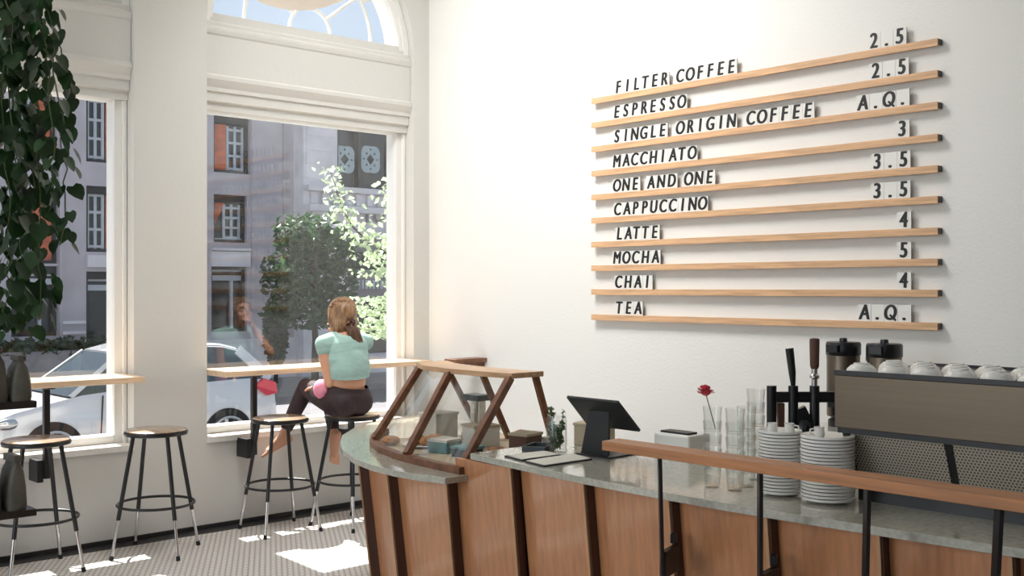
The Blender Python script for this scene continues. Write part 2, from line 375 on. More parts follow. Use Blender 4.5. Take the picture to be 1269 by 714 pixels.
# ------------------------------------------------------------------ street outside
def at_y(px, py, y):
    u = (px-634.5)/1357; v = (357-py)/1357; sn, cs = math.sin(YAW), math.cos(YAW)
    dx, dy = sn+u*cs, cs-u*sn; t = (y-CAMP.y)/dy
    return CAMP.x+t*dx, CAMP.z+t*v
SZ = -.62
bm = B(); box(bm, -30, 40, FY1, 4.6, -1.2, SZ+.13); struct('pavement_near', bm, M['walk'], 'near pavement outside the shop windows', 'pavement')
bm = B(); box(bm, -30, 40, 4.6, 13.0, -1.3, SZ); struct('road', bm, M['asphalt'], 'asphalt street outside', 'road')
bm = B(); box(bm, -30, 40, 13.0, 24, -1.2, SZ+.13); struct('pavement_far', bm, M['walk'], 'far pavement in front of the grey building', 'pavement')

def ext_window(parent, rect, y, kind):
    xa, za = at_y(rect[0], rect[3], y); xb, zb = at_y(rect[2], rect[1], y)
    w, h = xb-xa, zb-za
    bm = B()
    ft = .07
    for q in ((xa, xa+ft, za, zb), (xb-ft, xb, za, zb), (xa+ft, xb-ft, za, za+ft), (xa+ft, xb-ft, zb-.16, zb)): box(bm, q[0], q[1], y+.1, y+.3, q[2], q[3])
    f = obj('window', bm, M['dframe'], parent)
    bm = B(); box(bm, xa, xb, y+.24, y+.26, za, zb); obj('pane', bm, M['dglass'], f)
    if kind == 'sash' or kind == 'slant':
        a = xa+w*.48 if kind == 'sash' else xa+w*.42
        bm = B()
        for k in range(3): xx = a+(xb-.1-a)*k/2; box(bm, xx-.03, xx+.03, y+.19, y+.235, za+.05, zb-.2)
        for k in range(4): zz = za+.12+(zb-.4-za)*k/3; box(bm, a, xb-.1, y+.185, y+.235, zz-.028, zz+.028)
        obj('glazing_bar', bm, M['wframe'], f)
        bm = B()
        if kind == 'sash': box(bm, xa+.07, a-.05, y+.17, y+.235, za+.07, zb-.18)
        else:
            pts = [(xa+.07, y+.18, za+.35), (xa+.07+w*.1, y+.18, za+h*.45), (xa+w*.36, y+.18, za+h*.72), (xa+w*.42, y+.18, zb-.17), (xa+.07, y+.18, zb-.17)]
            prism(bm, pts, (0, .05, 0))
        obj('brick_reflection', bm, M['brickrefl'], f)  # solid panel painted as the brick reflection in this pane
        if kind == 'slant':
            bm = B(); box(bm, xa+.02, xb-.02, y+.15, y+.235, za+.02, za+.1); obj('inner_sill', bm, M['wframe'], f)
    if kind == 'right':   # painted brick reflection at the right, sash at the left
        bm = B(); m = xa+w*.46
        for k in range(3): xx = xa+.1+(m-xa-.1)*k/2; box(bm, xx-.03, xx+.03, y+.19, y+.235, za+.05, zb-.1)
        for k in range(4): zz = za+.12+(zb-.3-za)*k/3; box(bm, xa+.1, m, y+.185, y+.235, zz-.028, zz+.028)
        obj('glazing_bar', bm, M['wframe'], f)
        bm = B(); box(bm, m+.06, xb-.07, y+.17, y+.235, za+.07, zb-.18); obj('brick_reflection', bm, M['brickrefl'], f)
    if kind == 'shop':
        bm = B(); zz = za+h*.78; box(bm, xa+.05, xb-.05, y+.15, y+.235, zz-.06, zz+.06)
        xx = xa+w*.66; box(bm, xx-.03, xx+.03, y+.15, y+.235, za+.05, zz-.06); box(bm, xa+.07, xb-.07, y+.15, y+.235, zb-.2, zb-.12); obj('glazing_bar', bm, M['wframe'], f)

BY = 16.0
RL = {'sash': [(265, 147, 310, 213)], 'slant': [(265, 243, 306, 300)], 'shop': [(262, 326, 306, 412), (107, 337, 160, 428), (14, 330, 72, 418)], 'right': [(107, 118, 160, 200), (107, 233, 160, 312), (14, 112, 70, 190), (14, 236, 72, 326)]}
xL, xR = -16.0, at_y(376, 300, 15.6)[0]-.004
g = thing('stone_building', 'grey stone building across the street with tall dark framed windows', 'building', (2, BY, SZ+.13))
holes = []
for k, l in RL.items():
    for q in l:
        xa, za = at_y(q[0], q[3], BY); xb, zb = at_y(q[2], q[1], BY); holes.append([(xa, za), (xb, za), (xb, zb), (xa, zb)])
bm = B(); holed(bm, [(xL, SZ+.13), (xR, SZ+.13), (xR, 6.3), (xL, 6.3)], holes, BY, BY+.32); obj('wall', bm, M['bld'], g)
bm = B(); box(bm, xL, xR, BY+.33, BY+.5, SZ+.13, 6.3); obj('interior', bm, M['dframe'], g)
for k, l in RL.items():
    for q in l: ext_window(g, q, BY, k)
bm = B()
for px in (75, 313, 352):   # shallow vertical joints / pilaster edges
    x, _ = at_y(px, 300, BY); box(bm, x-.035, x+.035, BY-.05, BY, SZ+.13, 6.3)
obj('pilaster_edge', bm, M['bld'], g)
bm = B()
for py in (400, 413):
    xa, z = at_y(76, py, BY); xb, _ = at_y(106, py, BY); box(bm, xa, xb, BY-.04, BY, z-.03, z+.03)
xa, z = at_y(262, 318, BY); xb, _ = at_y(309, 318, BY); box(bm, xa, xb, BY-.06, BY, z-.22, z+.12); box(bm, xa, xb, BY-.1, BY, z+.14, z+.2)
xa, z = at_y(107, 325, BY); xb, _ = at_y(160, 325, BY); box(bm, xa, xb, BY-.08, BY, z-.1, z+.15)
xa, z = at_y(20, 430, BY); box(bm, xL, xR, BY-.1, BY, SZ+.13, z); obj('stone_band', bm, M['lime'], g)

LY = 15.6
g2 = thing('limestone_building', 'pale limestone building with patterned upper window and carved frieze', 'building', (10, LY, SZ+.13))
xa = at_y(376, 300, LY)[0]; xw0, zw0 = at_y(418, 231, LY); xw1, zw1 = at_y(492, 166, LY)
xg0, zg0 = at_y(432, 440, LY); xg1, zg1 = at_y(520, 312, LY)
bm = B(); holed(bm, [(xa, SZ+.13), (24, SZ+.13), (24, 6.6), (xa, 6.6)], [[(xw0, zw0), (xw1, zw0), (xw1, zw1), (xw0, zw1)], [(xg0, zg0), (xg1, zg0), (xg1, zg1), (xg0, zg1)]], LY, LY+.4); obj('wall', bm, M['lime'], g2)
bm = B()
for q in ((xw0, xw0+.08), (xw1-.08, xw1), (at_y(446, 200, LY)[0], at_y(450, 200, LY)[0])): box(bm, q[0], q[1], LY+.08, LY+.3, zw0, zw1)
f = obj('window', bm, M['dframe'], g2); bm = B(); box(bm, xw0, xw1, LY+.25, LY+.28, zw0, zw1); obj('pane', bm, M['dglass'], f)
bm = B()
for px in (432, 464, 496):
    x, z = at_y(px, 197, LY); hs = []
    out = [(x+.30*(1-.10*math.cos(4*a))*math.cos(a)*1.02, z+.36*(1-.10*math.cos(4*a))*math.sin(a)) for a in (2*PI*k/32 for k in range(32))]
    for dx, dz, q in [(0, 0, .11)]+[(.165*math.cos(PI/4+PI/2*k), .2*math.sin(PI/4+PI/2*k), .032) for k in range(4)]+[(.2*math.cos(PI/2*k), .24*math.sin(PI/2*k), .030) for k in range(4)]:
        hs.append([(x+dx+q*1.1*math.cos(a), z+dz+q*1.3*math.sin(a)) for a in (0, PI/2, PI, 3*PI/2)])
    holed(bm, out, hs, LY+.16, LY+.20)
obj('pattern_panel', bm, M['lace'], f)
bm = B()   # masonry courses, balcony band with small dentils, cornices
for py in (160, 178, 196, 214):
    x0, z = at_y(379, py, LY); x1, _ = at_y(416, py, LY); box(bm, x0, x1, LY-.03, LY, z-.14, z+.14)
x0, zA = at_y(376, 236, LY); box(bm, x0, 24, LY-.25, LY, zA, zA+.12); _, zB = at_y(376, 256, LY); box(bm, x0, 24, LY-.3, LY, zB-.1, zB+.05)
for k in range(26): box(bm, x0+.15+k*.32, x0+.33+k*.32, LY-.1, LY, zB+.08, zA-.03)
_, zC = at_y(376, 288, LY); box(bm, x0, 24, LY-.2, LY, zC-.08, zC+.06); obj('stone_band', bm, M['lime'], g2)
bm = B(); x0s, z0 = at_y(430, 312, LY); _, z1 = at_y(430, 291, LY); box(bm, x0s, 24, LY-.12, LY, z0, z1-.06)
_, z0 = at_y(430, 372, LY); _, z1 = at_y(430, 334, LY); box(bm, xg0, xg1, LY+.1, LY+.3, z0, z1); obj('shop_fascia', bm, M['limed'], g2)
bm = B()
for k in range(8):
    x, z = at_y(441+k*4.6, 358, LY); x2, z2 = at_y(443.2+k*4.6, 347, LY); box(bm, x, x2, LY+.05, LY+.1, z, z2)
obj('white_baluster', bm, M['wframe'], g2)
bm = B(); box(bm, xg0, xg1, LY+.35, LY+.38, zg0, zg1); obj('shop_pane', bm, M['dglass'], g2)
def text_mesh(txt, size, bold=0.0, ext=.002, xs=1.0, shear=0.0):
    cu = bpy.data.curves.new('glyphs', 'FONT'); cu.body = txt; cu.size = size; cu.extrude = ext; cu.offset = bold; cu.shear = shear
    o = bpy.data.objects.new('glyphs', cu); COL.objects.link(o)
    me = bpy.data.meshes.new_from_object(o.evaluated_get(bpy.context.evaluated_depsgraph_get()))
    bpy.data.objects.remove(o); bpy.data.curves.remove(cu)
    if xs != 1: me.transform(Matrix.Diagonal((xs, 1, 1, 1)))
    return me
def mesh_obj(name, me, m, parent):
    me.materials.clear(); me.materials.append(m); me.name = name
    o = bpy.data.objects.new(name, me); COL.objects.link(o); o.parent = parent; return o
me = text_mesh('I O N', .42, .012, .02); x, z = at_y(452, 275, LY)
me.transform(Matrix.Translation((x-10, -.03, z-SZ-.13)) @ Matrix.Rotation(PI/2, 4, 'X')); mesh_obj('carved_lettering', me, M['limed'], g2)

def leaves(bm, pts, size, mi=0, spread=1.0):
    for p in pts:
        q = Euler((random.uniform(-spread, spread), random.uniform(-spread, spread), random.uniform(0, 2*PI))).to_matrix(); s = size*random.uniform(.7, 1.3)
        v = [bm.verts.new(Vector(p)+q @ Vector(c)*s) for c in ((0, -.6, 0), (.36, 0, .12), (0, .6, .02), (-.36, 0, .12))]
        bm.faces.new((v[0], v[1], v[2])).material_index = mi; bm.faces.new((v[0], v[2], v[3])).material_index = mi
def in_ball(c, r):
    while True:
        v = Vector((random.uniform(-1, 1), random.uniform(-1, 1), random.uniform(-1, 1)))
        if v.length < 1: return Vector(c)+Vector((v.x*r[0], v.y*r[1], v.z*r[2]))
# street tree in front of the buildings
TY = 12.0; tx, tz = at_y(390, 440, TY+1.4); TY = 13.4
t = thing('street_tree', 'small dark green street tree in front of the limestone building', 'tree', (tx, TY, SZ+.13), group=None)
bm = B(); _, zt = at_y(388, 385, TY); tube(bm, [(tx, TY, SZ+.1), (tx+.02, TY, zt-.6), (tx-.05, TY, zt+.3), (tx-.1, TY, zt+1.4)], [.09, .07, .055, .02], 8)
for a, dz in ((.6, 0), (2.4, .2), (4.2, .1), (5.4, .5)): tube(bm, [(tx, TY, zt-.1+dz), (tx+.5*math.cos(a), TY+.5*math.sin(a), zt+.6+dz), (tx+.7*math.cos(a), TY+.7*math.sin(a), zt+1.3+dz)], [.04, .03, .012], 6)
obj('trunk', bm, M['bark'], t, smooth=True)
bm = B()
for (px, py, rx, rz, n) in ((372, 300, .5, .55, 420), (405, 305, .55, .55, 420), (385, 340, .72, .6, 560), (352, 352, .42, .5, 300), (415, 350, .5, .6, 360), (378, 385, .62, .45, 420), (410, 385, .4, .4, 220), (360, 285, .22, .4, 90), (396, 280, .25, .35, 90), (345, 330, .25, .3, 90), (343, 385, .25, .25, 70), (422, 312, .3, .5, 140)):
    x, z = at_y(px, py, TY); leaves(bm, [in_ball((x, TY, z), (rx, .6, rz)) for _ in range(n)], .15, spread=1.2)
obj('foliage', bm, M['leafd'], t, recalc=False)
# near tree, sunlit branch across the right-hand window
NY = 3.0; ax = at_y(560, 400, NY)[0]
t = thing('sunlit_tree', 'sunlit pale green tree branch hanging close outside the right window', 'tree', (ax, NY, SZ+.13))
path = [(408, 208), (416, 232), (424, 258), (436, 280), (452, 296), (470, 308), (490, 322), (520, 345)]
pw = [at_y(px, py, NY) for px, py in path]
bm = B(); tube(bm, [(ax, NY, SZ+.1), (ax, NY, 1.3), (ax+.1, NY, 3.4), (ax+.3, NY, 5)], [.12, .1, .07, .03], 8)
tube(bm, [(x, NY, z) for x, z in pw]+[(ax, NY, 1.2)], [.004, .006, .008, .01, .012, .014, .016, .02, .03], 6)
for q in ((478, 250), (482, 360), (455, 405)):
    x, z = at_y(*q, NY); tube(bm, [(x, NY, z), (x+.35, NY, z-.08), (ax, NY, z-.3)], [.006, .012, .02], 6)
obj('trunk', bm, M['bark'], t, smooth=True)
bm = B()
for k in range(len(path)-1):
    for _ in range(34+6*k):
        f = random.random(); px = path[k][0]+(path[k+1][0]-path[k][0])*f; py = path[k][1]+(path[k+1][1]-path[k][1])*f
        x, z = at_y(px+random.gauss(0, 5+.8*k), py+random.gauss(0, 6+k), NY+random.uniform(-.2, .2)); leaves(bm, [(x, NY+random.uniform(-.15, .15), z)],   .062, spread=1.2)
for (cx, cy, rx, ry, n) in ((478, 395, 22, 26, 230), (465, 380, 18, 12, 120), (480, 345, 12, 12, 60), (485, 285, 6, 45, 50), (487, 240, 6, 25, 40), (458, 408, 16, 12, 90), (520, 330, 25, 60, 260), (530, 240, 30, 50, 200), (470, 322, 14, 9, 60), (466, 338, 10, 5, 30)):
    for _ in range(n):
        x, z = at_y(cx+random.uniform(-1, 1)*rx, cy+random.uniform(-1, 1)*ry, NY); leaves(bm, [(x, NY+random.uniform(-.35, .35), z)],   .062, spread=1.2)
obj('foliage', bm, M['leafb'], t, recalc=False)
# clipped dark shrub and low hedge
x, z = at_y(342, 440, 14.6); _, zt = at_y(342, 366, 14.6)
t = thing('conical_shrub', 'tall dark clipped shrub left of the street tree', 'shrub', (x, 14.6, SZ+.13))
bm = B(); cone(bm, (x, 14.6, SZ+.13), (x, 14.6, z), .05, .04, 8); obj('stem', bm, M['bark'], t)
bm = B(); leaves(bm, [in_ball((x, 14.6, (SZ+.5+zt)/2), (.28, .28, (zt-SZ-.4)/2)) for _ in range(1500)], .12, spread=1.4); obj('foliage', bm, M['hedge'], t, recalc=False)
xa, za = at_y(36, 439, 14.4); xb, zb = at_y(150, 419, 14.4)
t = thing('planter_hedge', 'low dark planted hedge along the foot of the grey building', 'hedge', ((xa+xb)/2, 14.4, SZ+.13))
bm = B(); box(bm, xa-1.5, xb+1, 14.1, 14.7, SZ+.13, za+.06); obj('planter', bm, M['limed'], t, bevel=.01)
bm = B(); leaves(bm, [(random.uniform(xa-1.4, xb+.9), random.uniform(14.1, 14.7), random.uniform(za, zb+random.uniform(-.2, .06))) for _ in range(2400)], .13, spread=1.4); obj('foliage', bm, M['hedge'], t, recalc=False)

# the parked car (nose to the left)
cx0 = at_y(-5, 500, 6.36)[0]; cy = 7.16
car = thing('car', 'silver hatchback car parked outside the windows', 'car', (cx0, cy, SZ))
def loft(bm, rings, mi=0, caps=True):
    rows = [[bm.verts.new(p) for p in r] for r in rings]
    for a, b in zip(rows, rows[1:]):
        n = len(a)
        for i in range(n): bm.faces.new((a[i], a[(i+1) % n], b[(i+1) % n], b[i])).material_index = mi
    if caps: bm.faces.new(list(reversed(rows[0]))).material_index = mi; bm.faces.new(rows[-1]).material_index = mi
st = [(0, .55, .30, .60), (.06, .68, .22, .70), (.25, .75, .2, .78), (.7, .78, .2, .88), (1.0, .8, .2, .94), (1.4, .8, .2, .97), (2.4, .8, .2, 1.0), (3.0, .79, .2, 1.02), (3.4, .76, .22, 1.02), (3.58, .72, .28, .96), (3.66, .64, .36, .80)]
bm = B(); rings = []
for s, w, lo, hi in st:
    md = (lo+hi)/2; half = [(w*.9, lo), (w, lo+.1), (w*1.0, md), (w*.97, hi-.08), (w*.9, hi)]
    rings.append([(cx0+s, cy+y, SZ+z) for y, z in half]+[(cx0+s, cy-y, SZ+z) for y, z in reversed(half)])
loft(bm, rings); body = obj('body', bm, M['car'], car, smooth=True)
def gh(sc, prof_b, prof_t, wb, wt):
    return None
bot = [(.85, .93), (1.5, .97), (2.4, 1.0), (3.0, 1.01), (3.5, 1.0)]; top = [(1.5, 1.40), (1.8, 1.47), (2.4, 1.49), (2.9, 1.46), (3.12, 1.40)]
bm = B(); rings = []
for (b, zb_), (tt, zt_) in zip(bot, top): rings.append([(cx0+b, cy-.7, SZ+zb_), (cx0+tt, cy-.55, SZ+zt_), (cx0+tt, cy+.55, SZ+zt_), (cx0+b, cy+.7, SZ+zb_)])
loft(bm, rings); obj('window_glass', bm, M['carglass'], car)
bm = B(); loft(bm, [[(cx0+s, cy-.57, SZ+z-.02), (cx0+s, cy-.50, SZ+z+.025), (cx0+s, cy+.50, SZ+z+.025), (cx0+s, cy+.57, SZ+z-.02)] for s, z in top]); obj('roof', bm, M['car'], car, smooth=True)
bm = B()
for sd in (-1, 1):
    for (b, t_), wv in (((bot[0], top[0]), .035), ((bot[2], top[2]), .045), ((bot[4], top[4]), .09)):
        bar(bm, (cx0+b[0]+.02, cy+sd*.705, SZ+b[1]), (cx0+t_[0], cy+sd*.557, SZ+t_[1]), wv*1.6, .03, side=(1, 0, 0))
obj('pillar', bm, M['car'], car)
for sx in (.64, 2.86):
    for sd in (-1, 1):
        yf = cy+sd*.80
        bm = B(); cone(bm, (cx0+sx, cy+sd*.60, SZ+.31), (cx0+sx, yf+sd*.012, SZ+.31), .35, seg=32); obj('wheel_arch', bm, M['tire'], car)
        bm = B(); cone(bm, (cx0+sx, cy+sd*.62, SZ+.30), (cx0+sx, yf+sd*.03, SZ+.30), .30, .29, seg=32); wh = obj('wheel', bm, M['tire'], car)
        bm = B(); tube(bm, [(cx0+sx+.245*math.cos(2*PI*k/24), yf+sd*.035, SZ+.30+.245*math.sin(2*PI*k/24)) for k in range(24)], .018, 6, closed=True)
        for k in range(7):
            a = 2*PI*k/7; bar(bm, (cx0+sx, yf+sd*.04, SZ+.30), (cx0+sx+.245*math.cos(a), yf+sd*.035, SZ+.30+.245*math.sin(a)), .045, .02, side=(-math.sin(a), 0, math.cos(a)))
        cone(bm, (cx0+sx, yf+sd*.02, SZ+.30), (cx0+sx, yf+sd*.055, SZ+.30), .05, seg=12); obj('rim', bm, M['alloy'], wh)
bm = B(); prism(bm, [(cx0+3.24, cy-.79, SZ+.93), (cx0+3.44, cy-.80, SZ+.78), (cx0+3.64, cy-.72, SZ+.80), (cx0+3.60, cy-.74, SZ+.95), (cx0+3.42, cy-.77, SZ+1.01)], (0, .1, 0)); obj('tail_light', bm, M['tail'], car, bevel=.01)
bm = B(); ellipsoid(bm, (cx0+.16, cy-.70, SZ+.66), (.14, .05, .07)); obj('headlight', bm, M['chrome'], car, smooth=True)
bm = B(); box(bm, cx0+.04, cx0+.2, cy-.74, cy-.66, SZ+.40, SZ+.46); obj('indicator', bm, M['tail'], car)
bm = B()
for s in (1.9,): box(bm, cx0+s-.1, cx0+s+.1, cy-.83, cy-.80, SZ+.83, SZ+.86)
obj('door_handle', bm, M['chrome'], car, bevel=.006)
bm = B()
for s in (1.18, 2.1): bar(bm, (cx0+s, cy-.802, SZ+.3), (cx0+s+.04, cy-.79, SZ+.93), .012, .02, side=(1, 0, 0))
obj('door_seam', bm, M['tire'], car)

# ------------------------------------------------------------------ window bars (raised timber ledges) and their brackets
BZ = 1.055
def window_bar(x0, x1, posts, label):
    t = thing('window_bar', label, 'bar counter', ((x0+x1)/2, -.1, BZ), group='window bars')
    bm = B(); box(bm, x0, x1, -.14, .225, BZ-.036, BZ); obj('bar_top', bm, M['oakx'], t, bevel=.003)
    for x in posts:
        bm = B(); box(bm, x-.017, x+.017, -.055, -.02, .48, BZ-.036); box(bm, x-.022, x+.022, -.12, FY0-.002, BZ-.046, BZ-.036)
        p = obj('post', bm, M['black'], t, bevel=.002)
        bm = B(); box(bm, x-.055, x-.02, -.05, FY0-.002, .46, .59); box(bm, x-.03, x+.02, -.02, FY0-.002, .49, .56); obj('bracket', bm, M['black'], p, bevel=.003)
window_bar(-3.985, -2.30, (-2.86, -3.7), 'oak window bar left of the pilaster, running out of the picture')
window_bar(-1.765, -.055, (-1.50, -.72), 'oak window bar between pilaster and menu wall where the woman sits')
LZ = 1.088
t = thing('wall_ledge', 'short dark wooden ledge on the menu wall just past the window bar', 'ledge', (-.1, -.52, LZ))
bm = B(); box(bm, -.20, WX-.002, -.59, -.46, LZ-.03, LZ); obj('ledge_top', bm, M['walnut'], t, bevel=.003)
bm = B(); box(bm, -.02, WX-.004, -.56, -.53, LZ-.08, LZ-.03); box(bm, -.16, -.02, -.56, -.53, LZ-.045, LZ-.03); obj('bracket', bm, M['walnut'], t)

# ------------------------------------------------------------------ stools
def make_stool(label):
    t = thing('bar_stool', label, 'stool', (0, 0, 0), group='bar stools along the window')
    bm = B(); lathe(bm, [(0, .712), (.165, .712), (.183, .716), (.187, .728), (.184, .736), (.0, .736)], seg=40); obj('seat_pan', bm, M['black'], t, smooth=True)
    bm = B(); lathe(bm, [(0, .7365), (.176, .7365), (.18, .742), (.172, .748), (0, .750)], seg=40); obj('seat', bm, M['seatwood'], t, smooth=True)
    for k in range(4):
        a = PI/2*k; d = Vector((math.cos(a), math.sin(a), 0)); p = lambda z: d*(.145+(.712-z)/.712*.135)+Vector((0, 0, z))
        bm = B(); cone(bm, p(.23), p(.713), .0125, seg=10); l = obj('leg', bm, M['black'], t, smooth=True)
        bm = B(); cone(bm, p(.02), p(.26), .0095, seg=10); obj('adjustable_foot', bm, M['chrome'], l, smooth=True)
        bm = B(); cone(bm, p(.0), p(.026), .013, .011, seg=10); obj('rubber_tip', bm, M['tire'], l)
    rr = .145+(.712-.30)/.712*.135
    bm = B(); tube(bm, [(rr*math.cos(2*PI*k/40), rr*math.sin(2*PI*k/40), .30) for k in range(40)], .0085, 8, closed=True); obj('foot_ring', bm, M['black'], t, smooth=True)
    return t
s0 = make_stool('black metal bar stool standing alone in front of the pilaster'); s0.location = (-2.305, -.30, .0); s0.rotation_euler = (0, 0, math.radians(2))
dup(s0, (-2.99, -.25, 0), math.radians(43), 'black metal bar stool partly behind the coffee bag shelf')
dup(s0, (-1.43, -.26, 0), math.radians(40), 'black metal bar stool with wooden seat, empty, beside the woman')
dup(s0, (-.975, -.43, 0), math.radians(57), 'black metal bar stool the woman is sitting on')

# ------------------------------------------------------------------ service counter
def rot90(d): return Vector((d.y, -d.x, 0))
J = [Vector((x, y, 0)) for x, y in ((-1.30, -1.52), (-1.68, -1.70), (-2.02, -2.02), (-2.27, -2.39), (-2.355, -2.74), (-2.325, -3.12), (-2.285, -3.47), (-2.30, -3.88), (-2.315, -4.29), (-2.315, -4.68), (-2.285, -5.04), (-2.25, -5.40), (-2.2, -5.80), (-2.14, -6.2))]
cb = thing('service_counter', 'long curved service counter clad in cherry wood panels', 'counter', (-2.0, -3.9, 0))
bm = B()
core_o = []; 
for i in range(len(J)):
    d = (J[min(i+1, len(J)-1)]-J[max(i-1, 0)]).normalized(); n = rot90(d)   # inward?
    core_o.append((J[i], d))
SPL = 6   # joint from which the upper section starts
inn = lambda d: Vector((-d.y, d.x, 0))  # walking towards -y: left-hand side is +x (staff side)
def wall_strip(bm, pts, z0, z1, th, inset0, inset1):
    rows = []
    for p, d in pts:
        q = inn(d); rows.append([p+q*(inset0)+Vector((0, 0, z0)), p+q*inset1+Vector((0, 0, z1)), p+q*(inset1+th)+Vector((0, 0, z1)), p+q*(inset0+th)+Vector((0, 0, z0))])
    loft(bm, rows)
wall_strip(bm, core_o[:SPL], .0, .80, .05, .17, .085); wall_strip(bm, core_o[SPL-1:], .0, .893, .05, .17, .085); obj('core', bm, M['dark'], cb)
for i in range(len(J)-1):
    a, b = J[i], J[i+1]; d = (b-a).normalized(); q = inn(d); top = .803 if i < SPL-1 else .893
    k = .092   # batter: how far the foot is set back
    A0, B0 = a+q*.043, b+q*.0
    p = [A0+q*k*(top/.85), B0+q*k*(top/.85)-d*.016]; pt_ = [A0, B0-d*.016]
    bm = B()
    vs = [p[0], p[1], pt_[1]+Vector((0, 0, top)), pt_[0]+Vector((0, 0, top))]
    prism(bm, vs, q*.022); f = obj('front_panel', bm, M['panel'], cb, bevel=.0015)
    bm = B(); e0 = B0+q*k*(top/.85)-d*.016; T = Vector((0, 0, top))
    prism(bm, [e0-q*.004, e0-q*.004+d*.010, B0-q*.004-d*.006+T, B0-q*.004-d*.016+T], q*.030); obj('edge_batten', bm, M['batten'], f)
    bm = B(); prism(bm, [e0+q*.003+d*.0105, e0+q*.003+d*.016, B0+q*.003+T, B0+q*.003-d*.0055+T], q*.045); obj('reveal_shade', bm, M['revealshade'], f)  # dark strip painting the shade on the step face
# stone worktops
lo_out = [(-1.10, -1.36), (-1.45, -1.42), (-1.75, -1.60), (-1.98, -1.82), (-2.14, -2.04), (-2.28, -2.28), (-2.37, -2.50), (-2.42, -2.70), (-2.437, -2.90), (-2.425, -3.05), (-2.405, -3.12), (-2.395, -3.19)]
lo_in = [(-1.55, -3.19), (-1.50, -2.75), (-1.42, -2.40), (-1.25, -2.15), (-1.10, -2.08)]
bm = B(); prism(bm, [(x, y, .805) for x, y in lo_out+lo_in], (0, 0, .027))
tag(obj('stone_worktop', bm, M['stone'], bevel=.002), 'lower curved stone worktop under the glass pastry case', 'worktop')
up_out = [(-2.272, -3.20), (-2.30, -3.5), (-2.325, -3.7), (-2.345, -4.0), (-2.352, -4.3), (-2.35, -4.55), (-2.335, -4.82), (-2.31, -5.1), (-2.28, -5.4), (-2.23, -5.8), (-2.17, -6.25)]
bm = B(); prism(bm, [(x, y, .895) for x, y in up_out]+[(-1.40, -6.25, .895), (-1.52, -5.4, .895), (-1.56, -4.6, .895), (-1.55, -3.20, .895)], (0, 0, .026))
tag(obj('stone_worktop', bm, M['stone'], bevel=.002), 'upper stone worktop carrying espresso machine, saucers and glasses', 'worktop')
CT = .921
# raised standing rail in front of the counter
rl = thing('standing_rail', 'raised oak rail on black metal posts along the counter front', 'rail', (-2.5, -5.2, 0))
bm = B(); prism(bm, [(-2.55, -4.195, 1.07), (-2.46, -4.185, 1.07), (-2.46, -6.2, 1.07), (-2.56, -6.2, 1.07)], (0, 0, .03)); obj('rail_top', bm, M['ledge'], rl, bevel=.002)
for y, jy, jx in ((-4.41, -4.29, -2.315), (-4.785, -4.68, -2.315), (-5.125, -5.04, -2.285), (-5.475, -5.40, -2.25), (-5.87, -5.80, -2.2)):
    bm = B(); bar(bm, (-2.515, y, 1.07), (-2.435, y+.055, .66), .011, .034, side=(.74, -.67, 0))
    p = obj('post', bm, M['black'], rl, bevel=.001)
    bm = B(); bar(bm, (-2.435, y+.055, .705), (jx-.005, jy-.03, .705), .085, .022, side=(0, 0, 1)); bar(bm, (jx-.03, jy-.035, .77), (jx-.005, jy-.02, .77), .03, .02, side=(0, 0, 1)); obj('bracket', bm, M['black'], p, bevel=.002)

# ------------------------------------------------------------------ glass pastry case
pc = thing('pastry_case', 'glass pastry display case with slanted wooden ribs and flat wooden top', 'display case', (-1.9, -2.7, .832))
K = [(-1.80, -1.93), (-1.96, -2.05), (-2.09, -2.225), (-2.20, -2.45), (-2.262, -2.68), (-2.29, -2.90), (-2.30, -3.03), (-2.305, -3.17)]
bm = B(); rows = []
for i, (x, y) in enumerate(K):
    d = (Vector((*K[min(i+1, len(K)-1)], 0))-Vector((*K[max(i-1, 0)], 0))).normalized(); q = inn(d); p = Vector((x, y, 0))
    rows.append([p+Vector((0, 0, .832)), p+Vector((0, 0, .862)), p+q*.035+Vector((0, 0, .862)), p+q*.035+Vector((0, 0, .832))])
loft(bm, rows); obj('base_curb', bm, M['walnut'], pc)
bm = B(); prism(bm, [(x+.04, y, .833) for x, y in K[2:]]+[(-1.56, -3.17, .833), (-1.50, -2.75, .833), (-1.42, -2.42, .833)], (0, 0, .022)); obj('base_board', bm, M['kraft'], pc)
front = [(-1.80, -2.22), (-1.90, -2.40), (-1.95, -2.64), (-1.955, -2.85), (-1.93, -3.08)]; back = [(-1.735, -3.08), (-1.755, -2.85), (-1.74, -2.62), (-1.69, -2.40), (-1.60, -2.22)]
bm = B(); prism(bm, [(x, y, 1.20) for x, y in front+back], (0, 0, .024)); obj('top_board', bm, M['casetop'], pc, bevel=.002)
ribs = [((-2.07, -2.24, .862), (-1.80, -2.25, 1.2)), ((-2.25, -2.74, .862), (-1.945, -2.66, 1.2)), ((-2.27, -3.15, .862), (-1.925, -3.06, 1.2))]
rback = [((-1.45, -2.30, .855), (-1.64, -2.26, 1.2)), ((-1.53, -2.62, .855), (-1.745, -2.66, 1.2)), ((-1.57, -2.98, .855), (-1.74, -3.03, 1.2))]
for a, b in ribs:
    bm = B(); bar(bm, a, b, .038, .03, side=(.2, 1, 0)); obj('rib', bm, M['walnut'], pc, bevel=.002)
for a, b in rback:
    bm = B(); bar(bm, a, b, .028, .026, side=(.2, 1, 0)); obj('rear_rib', bm, M['walnut'], pc, bevel=.002)
